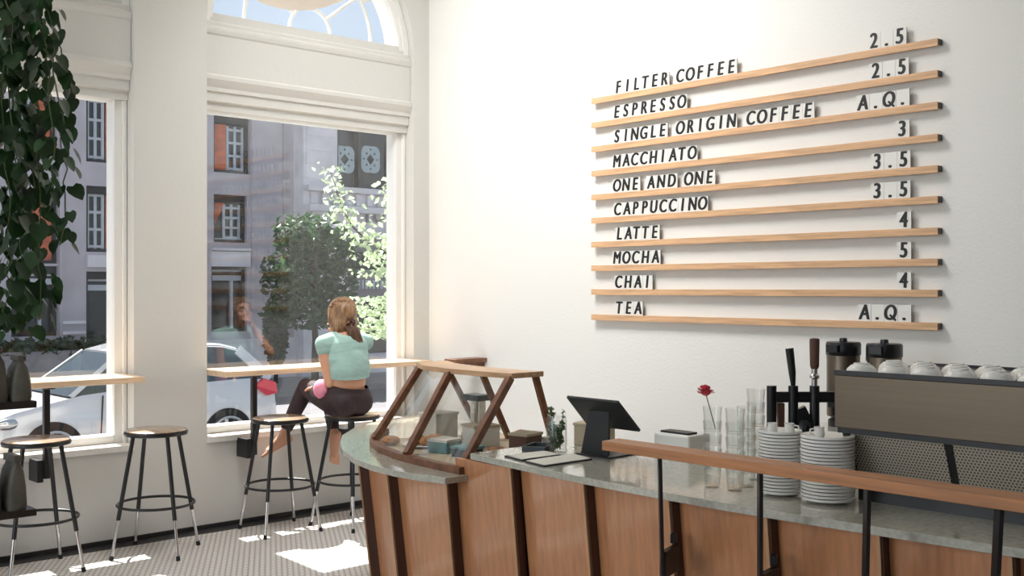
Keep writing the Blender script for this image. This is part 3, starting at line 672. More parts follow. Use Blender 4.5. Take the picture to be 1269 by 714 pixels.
for (a, b), (c, d) in zip(ribs, ribs[1:]):
    bm = B(); n = 6; g0 = Vector((.02, 0, 0))
    lo = [Vector(a).lerp(Vector(c), k/n) for k in range(n+1)]; hi = [Vector(b).lerp(Vector(d), k/n) for k in range(n+1)]
    for k in range(n+1):   # follow the curve of the curb
        bul = math.sin(PI*k/n)*(.035 if a[1] > -2.5 else .012); lo[k].x -= bul; hi[k].x -= bul*.5
    r = [[l+g0, h+g0, h+g0+Vector((.005, 0, 0)), l+g0+Vector((.005, 0, 0))] for l, h in zip(lo, hi)]; loft(bm, r); obj('front_glass', bm, M['cglass'], pc)
bm = B(); prism(bm, [(-2.05, -2.25, .865), (-1.80, -2.265, 1.2), (-1.65, -2.28, 1.2), (-1.46, -2.31, .865)], (0, .005, 0)); obj('end_glass', bm, M['cglass'], pc)

def pos_box(name, c, s, rz, m, label, cat, group=None, lidm=None, lidname='lid', bev=.003):
    t = thing(name, label, cat, c, group); bm = B(); box(bm, -s[0]/2, s[0]/2, -s[1]/2, s[1]/2, 0, s[2]); bm.transform(Matrix.Translation(c))
    obj('body', bm, m, t, bevel=bev)
    if lidm:
        bm = B(); box(bm, -s[0]/2-.004, s[0]/2+.004, -s[1]/2-.004, s[1]/2+.004, s[2], s[2]+.012); bm.transform(Matrix.Translation(c)); obj(lidname, bm, lidm, t, bevel=.002)
    t.rotation_euler = (0, 0, rz); return t
DZ = .8555
def loaf(name, c, r, m, label, cat):
    t = thing(name, label, cat, c); bm = B(); ellipsoid(bm, (c[0], c[1], c[2]+r[2]), r, 20, 12)
    for v in bm.verts: v.co += Vector((random.gauss(0, .0015), random.gauss(0, .0015), random.gauss(0, .001)))
    obj('crust', bm, m, t, smooth=True); return t
def pastry_plate(c, label):
    bm = B(); lathe(bm, [(0, 0), (.07, 0), (.115, .012), (.112, .015), (.068, .005), (0, .005)], c, 32)
    return tag(obj('pastry_plate', bm, M['white'], smooth=True), label, 'plate')
pastry_plate((-2.00, -2.56, DZ), 'white plate of pastries at the far end of the glass case')
for k in range(3):
    a = 2.1*k; loaf('pastry', (-2.00+.05*math.cos(a), -2.56+.05*math.sin(a), DZ+.0055), (.045, .032, .024), M['crust'], ['golden pastry at the back of the plate in the glass case', 'golden pastry at the front of the plate in the glass case', 'golden pastry at the right of the plate in the glass case'][k], 'pastry')
pos_box('pastry_box', (-2.05, -2.76, DZ), (.11, .11, .05), .2, M['teal'], 'teal wrapped cake box low inside the glass case', 'box', lidm=M['paper'])
pos_box('pastry_box', (-1.80, -2.40, DZ), (.15, .12, .12), .1, M['paper'], 'pale cake box at the far end inside the glass case', 'box', lidm=M['paper'])
pos_box('pastry_box', (-1.80, -2.72, DZ), (.14, .12, .09), -.2, M['paper'], 'white cake box behind the middle rib of the glass case', 'box', lidm=M['kraft'])
pos_box('pastry_box', (-2.06, -2.93, DZ), (.10, .10, .035), .1, M['slate'], 'dark tray box beside the front glass of the case', 'box', lidm=M['teal'])
loaf('bread_loaf', (-1.60, -2.80, DZ), (.045, .07, .032), M['bread'], 'brown bread loaf at the back of the glass case', 'bread')
loaf('bread_loaf', (-2.00, -3.06, DZ), (.045, .05, .026), M['bread'], 'small brown bun at the right foot of the glass case', 'bread')
loaf('pastry', (-2.10, -2.415, DZ), (.04, .05, .022), M['crust'], 'single golden pastry against the curved front glass', 'pastry')
# paper cups and jar in the case
def cup_stack(c, n, label):
    t = thing('cup_stack', label, 'cups', c); bm = B()
    prof = [(.030, 0)]
    for k in range(n): prof += [(.038, .075+k*.012), (.041, .078+k*.012), (.038, .081+k*.012)]
    lathe(bm, [(0, 0)]+prof+[(0, prof[-1][1])], c, 20); obj('cups', bm, M['paper'], t, smooth=True)
cup_stack((-1.56, -2.42, DZ), 10, 'stack of white paper cups at the back of the glass case')
def scale(c):
    t = thing('kitchen_scale', 'small grey scale on a stand inside the glass case', 'scale', c); x, y, z = c
    bm = B(); box(bm, x-.05, x+.05, y-.06, y+.06, z, z+.03); obj('base', bm, M['slate'], t, bevel=.004)
    bm = B(); cone(bm, (x, y, z+.03), (x, y, z+.19), .012); obj('column', bm, M['steelp'], t)
    bm = B(); box(bm, x-.045, x+.045, y-.06, y+.06, z+.19, z+.22); obj('pan', bm, M['slate'], t, bevel=.004)
scale((-1.66, -2.525, DZ))

# ------------------------------------------------------------------ things on the worktop beside the case
def tray(c, s, rz, label):
    t = thing('serving_tray', label, 'tray', c, 'dark trays beside the pastry case'); bm = B()
    x, y, z = c; box(bm, x-s[0]/2, x+s[0]/2, y-s[1]/2, y+s[1]/2, z, z+.006); obj('tray_base', bm, M['slate'], t)
    bm = B()
    for q in ((x-s[0]/2, x+s[0]/2, y-s[1]/2, y-s[1]/2+.006), (x-s[0]/2, x+s[0]/2, y+s[1]/2-.006, y+s[1]/2), (x-s[0]/2, x-s[0]/2+.006, y-s[1]/2+.006, y+s[1]/2-.006), (x+s[0]/2-.006, x+s[0]/2, y-s[1]/2+.006, y+s[1]/2-.006)): box(bm, *q, z+.006, z+.022)
    obj('tray_rim', bm, M['slate'], t); t.rotation_euler = (0, 0, rz)
tray((-2.0, -3.325, CT), (.14, .10, .02), .45, 'dark slate tray at the front between the case and the jar')
pos_box('card_box', (-1.72, -3.38, CT), (.10, .15, .085), .3, M['kraft'], 'beige cardboard box behind the jar of greens', 'box', lidm=M['kraft'])
pos_box('card_box', (-1.82, -3.05, DZ), (.12, .10, .085), .2, M['brownbox'], 'dark brown box with paler lid at the open end of the case', 'box', lidm=M['kraft'])
pos_box('card_box', (-1.70, -3.10, DZ), (.08, .06, .06), .2, M['paper'], 'small pale box beside the dark brown box', 'box', lidm=M['paper'])
def jar(c):
    t = thing('glass_jar', 'clear glass jar of green sprigs on the worktop', 'jar', c)
    bm = B(); lathe(bm, [(0, 0), (.040, 0), (.043, .006), (.043, .13), (.038, .145), (.038, .155), (.035, .155), (.035, .146), (.040, .13), (.040, .008), (0, .008)], c, 28); obj('jar_glass', bm, M['tumbler'], t, smooth=True)
    s = thing('green_sprigs', 'grey green sprigs standing in the clear glass jar', 'herbs', (c[0], c[1], c[2]+.01))
    bm = B(); pts = []
    for k in range(10):
        a = random.uniform(0, 2*PI); q = Vector((c[0]+.018*math.cos(a), c[1]+.018*math.sin(a), c[2]+.012)); e = Vector((c[0]+.028*math.cos(a+1), c[1]+.028*math.sin(a+1), c[2]+random.uniform(.1, .2)))
        tube(bm, [q, e], .0016, 5); pts += [q.lerp(e, f)+Vector((random.uniform(-.008, .008), random.uniform(-.008, .008), 0)) for f in [random.uniform(.1, 1) for _ in range(16)]]
    obj('stems', bm, M['stem'], s); bm = B(); leaves(bm, pts, .024, spread=1.2); obj('leaves', bm, M['green'], s, recalc=False)
jar((-1.985, -3.415, CT))
def clipboard(quad, label):
    c = sum((Vector((*q, 0)) for q in quad), Vector())/4; c.z = CT
    t = thing('menu_board', label, 'menu', c, 'menu boards lying on the worktop')
    bm = B(); prism(bm, [(x, y, CT) for x, y in quad], (0, 0, .006)); obj('backing_board', bm, M['black'], t)
    q2 = [Vector((*q, 0)).lerp(Vector((c.x, c.y, 0)), .05) for q in quad]
    bm = B(); prism(bm, [(v.x, v.y, CT+.0062) for v in q2], (0, 0, .002)); obj('sheet', bm, M['paper'], t)
clipboard([(-2.27, -3.527), (-2.295, -3.66), (-2.035, -3.665), (-2.0, -3.525)], 'flat menu board nearest the tablet stand')
clipboard([(-2.235, -3.37), (-2.262, -3.50), (-2.05, -3.508), (-2.03, -3.39)], 'flat menu board beside the glass jar')
# tablet point of sale
t = thing('tablet_stand', 'black tablet on a bent metal stand seen from behind', 'tablet stand', (-1.9, -3.58, CT))
tl = [Vector((-2.02, -3.505, 1.155)), Vector((-2.02, -3.785, 1.155)), Vector((-1.86, -3.76, 1.025)), Vector((-1.86, -3.47, 1.025))]
nrm = (tl[1]-tl[0]).cross(tl[3]-tl[0]).normalized(); nrm = nrm if nrm.z > 0 else -nrm
bm = B(); prism(bm, tl, nrm*.012); obj('tablet', bm, M['blackm'], t, bevel=.003)
bm = B(); ins = [p.lerp((tl[0]+tl[2])/2, .06)+nrm*.0121 for p in tl]; prism(bm, ins, nrm*.001); obj('screen', bm, M['dglass'], t)
mid = (tl[0]+tl[1]+tl[2]+tl[3])/4
bm = B(); a = mid-nrm*.001+Vector((-.02, 0, .016)); b = mid-nrm*.001+Vector((.055, 0, -.045)); 
prism(bm, [a+Vector((0, .055, 0)), a+Vector((0, -.055, 0)), Vector((-1.955, -3.60-.075, CT+.006)), Vector((-1.955, -3.60+.075, CT+.006))], Vector((.012, 0, .004)))
obj('stand_leg', bm, M['blackm'], t, bevel=.002)
bm = B(); box(bm, -1.97, -1.77, -3.69, -3.51, CT, CT+.006); obj('base_plate', bm, M['blackm'], t, bevel=.002)
t = thing('receipt_printer', 'small white receipt printer half hidden behind the rail end', 'printer', (-1.72, -3.86, CT))
bm = B(); box(bm, -1.79, -1.65, -3.95, -3.77, CT, CT+.10); obj('body', bm, M['white'], t, bevel=.01)
bm = B(); box(bm, -1.77, -1.71, -3.93, -3.79, CT+.10, CT+.108); obj('paper_slot', bm, M['blackm'], t, bevel=.002)

# ------------------------------------------------------------------ glasses, flower, saucers
def make_tumbler(label):
    bm = B(); lathe(bm, [(0, 0), (.024, 0), (.026, .003), (.0325, .082), (.0335, .085), (.031, .085), (.0238, .008), (0, .008)], seg=24)
    return tag(obj('tumbler', bm, M['tumbler'], smooth=True), label, 'glass', 'stacked water glasses')
gl = [((-2.16, -4.345), 5, 'left stack'), ((-2.155, -4.435), 5, 'middle front stack'), ((-2.07, -4.42), 5, 'middle rear stack'), ((-1.93, -4.36), 6, 'right stack')]
tb = None
for (x, y), n, nm in gl:
    for k in range(n):
        lab = 'clear water glass, %s up in the %s beside the saucers' % (ORD[k], nm)
        if tb is None: tb = make_tumbler(lab); o = tb
        else: o = tb.copy(); COL.objects.link(o); o['label'] = lab
        o.location = (x, y, CT+k*.0475)
fx, fy, fz = -2.16, -4.345, CT+4*.0475+.009
t = thing('carnation', 'pink red carnation standing in the leftmost stack of glasses', 'flower', (fx, fy, fz))
bm = B(); tube(bm, [(fx+.01, fy-.005, fz), (fx-.004, fy+.004, fz+.06), (fx-.012, fy+.016, fz+.112)], .0018, 6); obj('stem', bm, M['stem'], t)
bm = B(); hc = Vector((fx-.013, fy+.018, fz+.125))
for k in range(60):
    a = random.uniform(0, 2*PI); e = random.uniform(-.2, 1.3); d = Vector((math.cos(a)*math.cos(e), math.sin(a)*math.cos(e), math.sin(e)*.7)); u, w = frame_of(d)
    p = hc+d*.012; r = random.uniform(.018, .026)
    vs = [bm.verts.new(q) for q in (p, p+d*r*.7+u*r*.45, p+d*r+w*random.uniform(-.004, .004), p+d*r*.7-u*r*.45)]; bm.faces.new(vs)
ellipsoid(bm, hc, (.017, .017, .013)); obj('petals', bm, M['flower'], t, recalc=False)
def make_saucer(label, r):
    bm = B(); lathe(bm, [(0, 0), (.5*r, 0), (.56*r, .002), (.9*r, .0085), (r, .0105), (r*1.0, .0175), (.98*r, .0185), (.88*r, .0150), (.52*r, .0045), (0, .0045)], seg=36)
    return tag(obj('saucer', bm, M['white'], smooth=True), label, 'saucer', 'stacked saucers on the worktop')
for (x, y), r, n, nm in (((-2.10, -4.575), .070, 19, 'left saucer stack'), ((-2.09, -4.745), .084, 19, 'right saucer stack')):
    sp = None
    for k in range(n):
        lab = 'white saucer, %s from the bottom of the %s' % (ORD[k], nm)
        if k == 0: sp = make_saucer(lab, r); o = sp
        else: o = sp.copy(); COL.objects.link(o); o['label'] = lab
        o.location = (x+random.uniform(-.0015, .0015), y+random.uniform(-.0015, .0015), CT+.0108*k)
def make_creamer(label, x, y, z, rz):
    t = thing('creamer', label, 'creamer', (x, y, z), 'small white creamers on top of the saucers')
    bm = B(); lathe(bm, [(0, 0), (.014, 0), (.018, .012), (.015, .030), (.017, .036), (.015, .036), (.013, .03), (.015, .012), (0, .004)], (x, y, z), 18); obj('body', bm, M['white'], t, smooth=True)
    bm = B(); tube(bm, [(x+.016, y, z+.030), (x+.030, y, z+.028), (x+.031, y, z+.014), (x+.017, y, z+.010)], .003, 6); obj('handle', bm, M['white'], t, smooth=True)
    t.rotation_euler = (0, 0, rz)
zs = CT+.0108*18+.0048
make_creamer('small white creamer on the left saucer stack, left one', -2.115, -4.555, zs, .5)
make_creamer('small white creamer on the left saucer stack, right one', -2.085, -4.600, zs, -1.2)
make_creamer('small white creamer alone on the right saucer stack', -2.09, -4.715, zs, 2.5)

# ------------------------------------------------------------------ black tap tower
tp = thing('tap_tower', 'black three post drinks tap tower behind the saucer stacks', 'tap tower', (-1.80, -4.44, CT))
tb_ = [(-1.87, -4.385), (-1.813, -4.437), (-1.757, -4.488)]
for x, y in tb_:
    bm = B(); cone(bm, (x, y, CT), (x, y, 1.252), .0175, seg=18); cone(bm, (x, y, CT), (x, y, CT+.012), .03, seg=18); obj('post', bm, M['lidp'], tp, smooth=True)
bm = B(); bar(bm, (-1.86, -4.394, 1.212), (-1.68, -4.556, 1.212), .018, .038, side=(.67, .74, 0)); obj('cross_bar', bm, M['lidp'], tp, bevel=.003)
bm = B(); prism(bm, [(-1.855, -4.40, 1.19), (-1.835, -4.417, 1.19), (-1.835, -4.417, 1.10), (-1.85, -4.404, 1.10)], (.02, .022, 0)); obj('valve_body', bm, M['brownbox'], tp, bevel=.003)
bm = B(); bar(bm, (-1.80, -4.449, 1.17), (-1.768, -4.478, 1.08), .05, .03, side=(.7, -.7, .3)); ellipsoid(bm, (-1.785, -4.463, 1.10), (.035, .035, .04)); obj('valve_body', bm, M['lidp'], tp)
bm = B(); tube(bm, [(-1.813, -4.437, 1.25), (-1.815, -4.434, 1.30), (-1.822, -4.427, 1.385)], [.008, .013, .015], 12); obj('lever_handle', bm, M['lidp'], tp, smooth=True)
bm = B(); cone(bm, (-1.757, -4.488, 1.25), (-1.757, -4.488, 1.315), .011, seg=14); lathe(bm, [(.011, 0), (.018, .006), (.018, .014), (.011, .02)], (-1.757, -4.488, 1.275), 16); obj('tap_shaft', bm, M['chrome'], tp, smooth=True)
bm = B(); lathe(bm, [(0, 0), (.012, 0), (.016, .01), (.018, .10), (.016, .108), (0, .11)], (-1.757, -4.488, 1.312), 16); obj('tap_handle', bm, M['brownbox'], tp, smooth=True)

# ------------------------------------------------------------------ espresso machine
em = thing('espresso_machine', 'large stainless steel espresso machine with perforated back panels', 'espresso machine', (-1.8, -5.35, CT))
y0, y1 = -4.745, -5.95
bm = B(); box(bm, -2.02, -1.52, y1+.02, y0-.02, 1.15, 1.315); obj('body', bm, M['blackm'], em, bevel=.004)
bm = B(); prism(bm, [(-2.05, y0, 1.155), (-2.05, y0, 1.322), (-2.022, y0, 1.322), (-2.022, y0, 1.155)], (0, y1-y0, 0)); obj('back_panel', bm, M['steel'], em, bevel=.002)
bm = B()
for ya in (y0-.019, y1): prism(bm, [(-2.022, ya, 1.15), (-1.52, ya, 1.15), (-1.52, ya, 1.322), (-2.022, ya, 1.322)], (0, .02, 0))
obj('side_panel', bm, M['steel'], em)
bm = B(); box(bm, -2.055, -1.52, y1, y0, 1.3225, 1.3285); 
for q in ((-2.055, -2.047), (-1.528, -1.52)): box(bm, q[0], q[1], y1, y0, 1.3285, 1.338)
obj('cup_tray', bm, M['black'], em)
bm = B()
for ya in (y0-.02, -5.10, -5.46, y1+.04): prism(bm, [(-2.045, ya, 1.155), (-1.975, ya-.008, CT+.05), (-1.95, ya-.008, CT+.05), (-2.02, ya, 1.155)], (0, -.024, 0))
box(bm, -2.048, -2.022, y1, y0-.01, 1.138, 1.155); box(bm, -1.99, -1.60, y1+.05, y0-.05, CT, CT+.05); obj('frame', bm, M['black'], em)
for a, b in ((y0-.046, -5.10), (-5.126, -5.46), (-5.486, y1+.04)):
    bm = B(); prism(bm, [(-2.034, a, 1.138), (-2.034, b, 1.138), (-1.982, b-.006, CT+.05), (-1.982, a-.006, CT+.05)], (.006, 0, 0)); obj('perforated_panel', bm, M['grille'], em)
bm = B(); box(bm, -1.94, -1.56, y1+.1, y0-.1, CT+.05, 1.15); obj('inner_case', bm, M['blackm'], em)
bm = B()
for ya in (-4.95, -5.3, -5.65): cone(bm, (-1.51, ya, 1.16), (-1.45, ya, 1.10), .032, seg=16); cone(bm, (-1.46, ya, 1.10), (-1.34, ya, 1.09), .013, seg=10)
obj('group_head', bm, M['chrome'], em, smooth=True)
def make_cup(label):
    t = thing('cup', label, 'cup', (0, 0, 0), 'upside down cups on the espresso machine')
    bm = B(); lathe(bm, [(.046, 0), (.049, .002), (.045, .013), (.033, .024), (.025, .027), (.025, .031), (.0205, .031), (.0205, .028), (0, .028)], seg=26); lathe(bm, [(.046, 0), (.044, .004), (.039, .013), (0, .024)], seg=26); obj('body', bm, M['white'], t, smooth=True)
    bm = B(); tube(bm, [(.042, 0, .017), (.054, 0, .017), (.060, 0, .011), (.054, 0, .005), (.046, 0, .005)], .003, 6); obj('handle', bm, M['white'], t, smooth=True)
    return t
cp = None
for r, x in enumerate((-1.985, -1.885, -1.785)):
    for k in range(8):
        y = -4.805-.108*k-.054*(r % 2); lab = 'upside down white cup, %s from the left in the %s row on the espresso machine' % (ORD[k], ['front', 'middle', 'rear'][r])
        loc = (x+random.uniform(-.002, .002), y+random.uniform(-.002, .002), 1.3288)
        if cp is None: cp = make_cup(lab); cp.location = loc; cp.rotation_euler = (0, 0, .1)
        else: dup(cp, loc, random.uniform(-.15, .15), lab)

# ------------------------------------------------------------------ back counter and thermal dispensers
bc = thing('back_counter', 'low back counter against the menu wall behind the espresso machine', 'counter', (-.25, -5.0, 0))
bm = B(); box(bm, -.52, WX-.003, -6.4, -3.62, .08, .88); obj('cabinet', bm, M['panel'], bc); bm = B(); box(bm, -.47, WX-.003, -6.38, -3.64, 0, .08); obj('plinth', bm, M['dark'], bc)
for k in range(4):
    bm = B(); ya = -3.64-.69*k; box(bm, -.538, -.521, ya-.67, ya, .1, .86); d = obj('door', bm, M['panel'], bc, bevel=.002); bm = B(); cone(bm, (-.55, ya-.6, .6), (-.55, ya-.6, .75), .006, seg=8); obj('handle', bm, M['black'], d)
bm = B(); box(bm, -.55, WX-.003, -6.42, -3.60, .8805, .915); tag(obj('stone_worktop', bm, M['stone'], bevel=.002), 'stone top of the back counter against the menu wall', 'worktop')
def dispenser(x, y, label):
    z = .9155; t = thing('coffee_dispenser', label, 'coffee dispenser', (0, 0, 0), 'thermal coffee dispensers')
    bm = B(); lathe(bm, [(0, .0), (.075, 0), (.075, .03), (.06, .04), (.06, .06)], (0, 0, 0), 28); obj('base', bm, M['lidp'], t, smooth=True)
    bm = B(); lathe(bm, [(0, .05), (.078, .05), (.080, .06), (.080, .355), (.078, .36), (0, .36)], (0, 0, 0), 32); obj('body', bm, M['steel'], t, smooth=True)
    bm = B(); lathe(bm, [(.083, 0), (.085, .005), (.085, .055), (.080, .065), (0, .068)], (0, 0, .352), 32); box(bm, -.11, -.06, -.03, .03, .37, .405); ld = obj('lid', bm, M['lidp'], t, smooth=True)
    bm = B(); lathe(bm, [(0, 0), (.02, 0), (.018, .016), (0, .018)], (0, 0, .42), 16); obj('knob', bm, M['lidp'], ld, smooth=True)
    bm = B(); box(bm, -.11, -.075, -.02, .02, .10, .14); cone(bm, (-.095, 0, .105), (-.095, 0, .06), .008, seg=8); obj('spout', bm, M['lidp'], t)
    bm = B(); bar(bm, (-.0, .083, .33), (-.0, .083, .40), .02, .012, side=(1, 0, 0)); obj('handle', bm, M['lidp'], t)
    t.location = (x, y, z); return t
d0 = dispenser(-.30, -3.735, 'left black lidded steel coffee dispenser behind the tap handle')
dup(d0, (-.30, -3.955, .9155), .1, 'right black lidded steel coffee dispenser behind the espresso machine')

# ------------------------------------------------------------------ menu rails and letter tiles
RZ = [2.826, 2.668, 2.510, 2.350, 2.194, 2.041, 1.8835, 1.729, 1.5735, 1.408]
RYA, RYB = -1.676, -4.044
NAMES = ['top', 'second', 'third', 'fourth', 'fifth', 'sixth', 'seventh', 'eighth', 'ninth', 'bottom']
def y_of(px, x=.05):
    u = (px-634.5)/1357; sn, cs = math.sin(YAW), math.cos(YAW); dx, dy = sn+u*cs, cs-u*sn; return CAMP.y+(x-CAMP.x)/dx*dy
WORDS = [[('FILTER', 759, 827), ('COFFEE', 835, 911), ('2.5', 1073, 1121)], [('ESPRESSO', 757, 849), ('2.5', 1075, 1124)],
         [('SINGLE', 757, 825), ('ORIGIN', 835, 911), ('COFFEE', 922, 1007), ('A.Q.', 1059, 1125)], [('MACCHIATO', 757, 862), ('3', 1107, 1125)],
         [('ONE', 757, 791), ('AND', 798, 837), ('ONE', 845, 884), ('3.5', 1077, 1126)], [('CAPPUCCINO', 758, 875), ('3.5', 1077, 1126)],
         [('LATTE', 760, 815), ('4', 1109, 1127)], [('MOCHA', 757, 816), ('5', 1109, 1127)], [('CHAI', 759, 806), ('4', 1109, 1127)], [('TEA', 760, 794), ('A.Q.', 1061, 1127)]]
rail_src = None; glyphs = {}
def tile_for(ch, w):
    key = (ch, round(w, 3))
    if key not in glyphs:
        h = .098; bm = B(); box(bm, -.006, 0, -w+.0012, 0, 0, h)
        for f in bm.faces:
            if f.calc_center_median().y < -w+.002: f.material_index = 1
        me = bpy.data.meshes.new('letter_tile'); bmesh.ops.recalc_face_normals(bm, faces=bm.faces); bm.to_mesh(me); bm.free(); me.materials.append(M['tile']); me.materials.append(M['tileedge'])
        g = text_mesh('O' if ch == 'Q' else ch, .112, .0, .0006, .76, .16 if ch.isalpha() else .05); gb = B()
        for k, (dx, dy) in enumerate(((-.0046, 0), (-.0023, .0011), (0, 0), (.0023, -.0011), (.0046, 0))):
            nv = len(gb.verts); gb.from_mesh(g); gb.verts.ensure_lookup_table()
            for v in gb.verts[nv:]: v.co += Vector((dx, dy, .00004*k))
        if ch == 'Q':   # short slanting tail crossing the bowl, kept above the rail
            qx = max(v.co.x for v in g.vertices); bar(gb, (qx*.50, .026, .0), (qx*.97, -.003, .0), .0115, .0014, side=(.5, .8, 0))
        gb.to_mesh(g); gb.free()
        xs = [v.co.x for v in g.vertices]; cxm = (min(xs)+max(xs))/2
        # text x runs to the reader's right: that is -y on this wall
        g.transform(Matrix(((0, 0, -1, -.0066), (-1, 0, 0, -w*.46+cxm), (0, 1, 0, .0195), (0, 0, 0, 1)))); g.flip_normals() if False else None
        g.materials.clear(); g.materials.append(M['letter']); g.name = 'letter'
        glyphs[key] = (me, g)
    return glyphs[key]
for i, z in enumerate(RZ):
    lab = '%s oak menu rail on the white wall, holding the %s line' % (NAMES[i], ' '.join(w[0] for w in WORDS[i][:-1]).lower())
    if rail_src is None:
        t = thing('menu_rail', lab, 'menu rail', (WX, RYA, z), 'menu rails on the white wall')
        bm = B(); prism(bm, [(WX-.001, RYA, z-.004), (WX-.001, RYA, z+.018), (WX-.022, RYA, z+.018), (WX-.022, RYA, z+.008), (WX-.030, RYA, z+.008), (WX-.030, RYA, z+.018), (WX-.042, RYA, z+.018), (WX-.042, RYA, z-.018), (WX-.030, RYA, z-.018)], (0, RYB-RYA, 0)); obj('strip', bm, M['rail'], t)
        bm = B(); box(bm, WX-.040, WX-.001, RYB-.004, RYB-.0005, z-.014, z+.015); obj('end_cap', bm, M['tileedge'], t); rail_src = t
    else: t = dup(rail_src, (WX, RYA, z), 0, lab)
    for wi, (wd, pa, pb) in enumerate(WORDS[i]):
        ya, yb = y_of(pa), y_of(pb); pitch = (ya-yb)/len(wd); seen = {}
        for k, ch in enumerate(wd):
            seen[ch] = seen.get(ch, 0)+1; mt, gm = tile_for(ch, pitch)
            price = wi == len(WORDS[i])-1
            nm = {'.': 'a full stop'}.get(ch, ('number ' if ch.isdigit() else 'letter ')+ch)
            nth = '' if wd.count(ch) == 1 else ORD[seen[ch]-1]+' '
            wn = ('the price %s' % wd) if price else ('%s%s' % ('the first word ' if (wd == 'ONE' and wi == 0) else 'the last word ' if wd == 'ONE' else '', wd))
            o = bpy.data.objects.new('letter_tile', mt); COL.objects.link(o); o.location = (WX-.0232, ya-pitch*k, z+.0085)
            tag(o, '%stile with %s in %s on the %s menu rail' % (nth, nm, wn, NAMES[i]), 'letter tile', 'letter tiles on the menu rails')
            c = bpy.data.objects.new('letter', gm); COL.objects.link(c); c.parent = o

# ------------------------------------------------------------------ pendant lantern
lc = Vector((-2.54, -2.28, 3.335)); R = .46
t = thing('paper_lantern', 'large round cream paper lantern hanging in front of the arched window', 'lantern', lc)
bm = B(); prof = []
for k in range(49):
    a = -PI/2+PI*k/48; q = R*(1+.004*math.cos(k*PI)); prof.append((max(.0, q*math.cos(a)), q*math.sin(a)*.98))
prof[0] = (0, prof[0][1]); prof[-1] = (0, prof[-1][1])
lathe(bm, prof, lc, 48); obj('shade', bm, M['lantern'], t, smooth=True)
pl_ = bpy.data.lights.new('lantern_bulb', 'POINT'); pl_.energy = 1.2; pl_.shadow_soft_size = .08; pl_.color = (1, .9, .78)
po = bpy.data.objects.new('lantern_bulb', pl_); COL.objects.link(po); po.location = lc
bm = B(); cone(bm, lc+Vector((0, 0, .40)), (lc.x, lc.y, CZ), .004, seg=6); obj('cord', bm, M['black'], t)
bm = B(); cone(bm, (lc.x, lc.y, CZ-.03), (lc.x, lc.y, CZ), .06, seg=20); obj('ceiling_rose', bm, M['trim'], t)

# ------------------------------------------------------------------ shelving with coffee bags and trailing plant (left edge)
SX1, SYF = -3.69, -2.30
sh = thing('shelf_unit', 'dark wooden shelf unit at the left edge holding coffee bags', 'shelf', (-4.3, -2.15, 0))
for z in (.725, 1.14, 2.02):
    bm = B(); box(bm, -4.95, SX1 if z < 2 else -3.95, SYF, -2.02, z, z+.026); obj('shelf_board', bm, M['dwood'], sh, bevel=.002)
for x in (-4.9, -4.02):
    for y in (-2.25, -2.06):
        bm = B(); box(bm, x-.015, x+.015, y-.015, y+.015, 0, 2.10); obj('post', bm, M['black'], sh)
def make_bag(label, w=.125, d=.075, h=.205):
    t = thing('coffee_bag', label, 'coffee bag', (0, 0, 0), 'coffee bags on the shelf unit')
    bm = B(); rows = []
    for z, ww, dd in ((0, .94, 1), (.02, 1, 1.08), (.09, .98, 1.0), (.15, .95, .72), (h-.03, .9, .3), (h-.008, .88, .16), (h, .88, .14)):
        r = []
        for k in range(20):
            a = 2*PI*k/20; cx_, sx_ = math.cos(a), math.sin(a); e = .45
            r.append((w/2*ww*math.copysign(abs(cx_)**e, cx_)+random.uniform(-.0015, .0015), d/2*dd*math.copysign(abs(sx_)**e, sx_)+random.uniform(-.0015, .0015), z))
        rows.append(r)
    loft(bm, rows); obj('body', bm, M['bag'], t, smooth=True)
    bm = B(); box(bm, -w*.46, w*.46, -d*.12-.006, d*.12+.006, h-.022, h+.004); obj('folded_top', bm, M['bag'], t, bevel=.003)
    bm = B(); box(bm, -w*.50, w*.50, -.010, -.004, h-.012, h-.006); obj('tie', bm, M['steelp'], t)
    return t
b0 = make_bag('grey coffee bag at the right end of the upper shelf, lower than its neighbour'); b0.location = (-3.737, -2.232, 1.1665); b0.rotation_euler = (0, 0, PI/2-.06)
for x, y, rz, z, lab in ((-3.826, -2.225, .06, 1.1665, 'taller grey coffee bag second from the right on the upper shelf'), (-3.915, -2.23, -.03, 1.1665, 'grey coffee bag third from the right on the upper shelf'),
                         (-3.757, -2.23, .05, .7515, 'grey coffee bag at the right end of the lower shelf'), (-3.848, -2.226, -.05, .7515, 'grey coffee bag second from the right on the lower shelf')):
    dup(b0, (x, y, z), PI/2+rz, lab)
b0.scale = (1, 1, .84)
def at_d(px, py, D):
    u = (px-634.5)/1357; v = (357-py)/1357; sn, cs = math.sin(YAW), math.cos(YAW)
    return Vector((CAMP.x+D*(sn+u*cs), CAMP.y+D*(cs-u*sn), CAMP.z+D*v))
pt0 = Vector((-4.08, -2.16, 2.0465))
vn = thing('trailing_plant', 'dark green trailing pothos hanging down the left edge of the picture', 'plant', pt0)
bm = B(); lathe(bm, [(0, 0), (.085, 0), (.11, .16), (.118, .165), (.118, .19), (.105, .19), (.10, .16), (0, .15)], pt0, 28); obj('pot', bm, M['terracotta'], vn, smooth=True)
bm = B(); lathe(bm, [(.099, .158), (0, .17)], pt0, 20); obj('soil', bm, M['dark'], vn)
st_bm = B(); lf_bm = B()
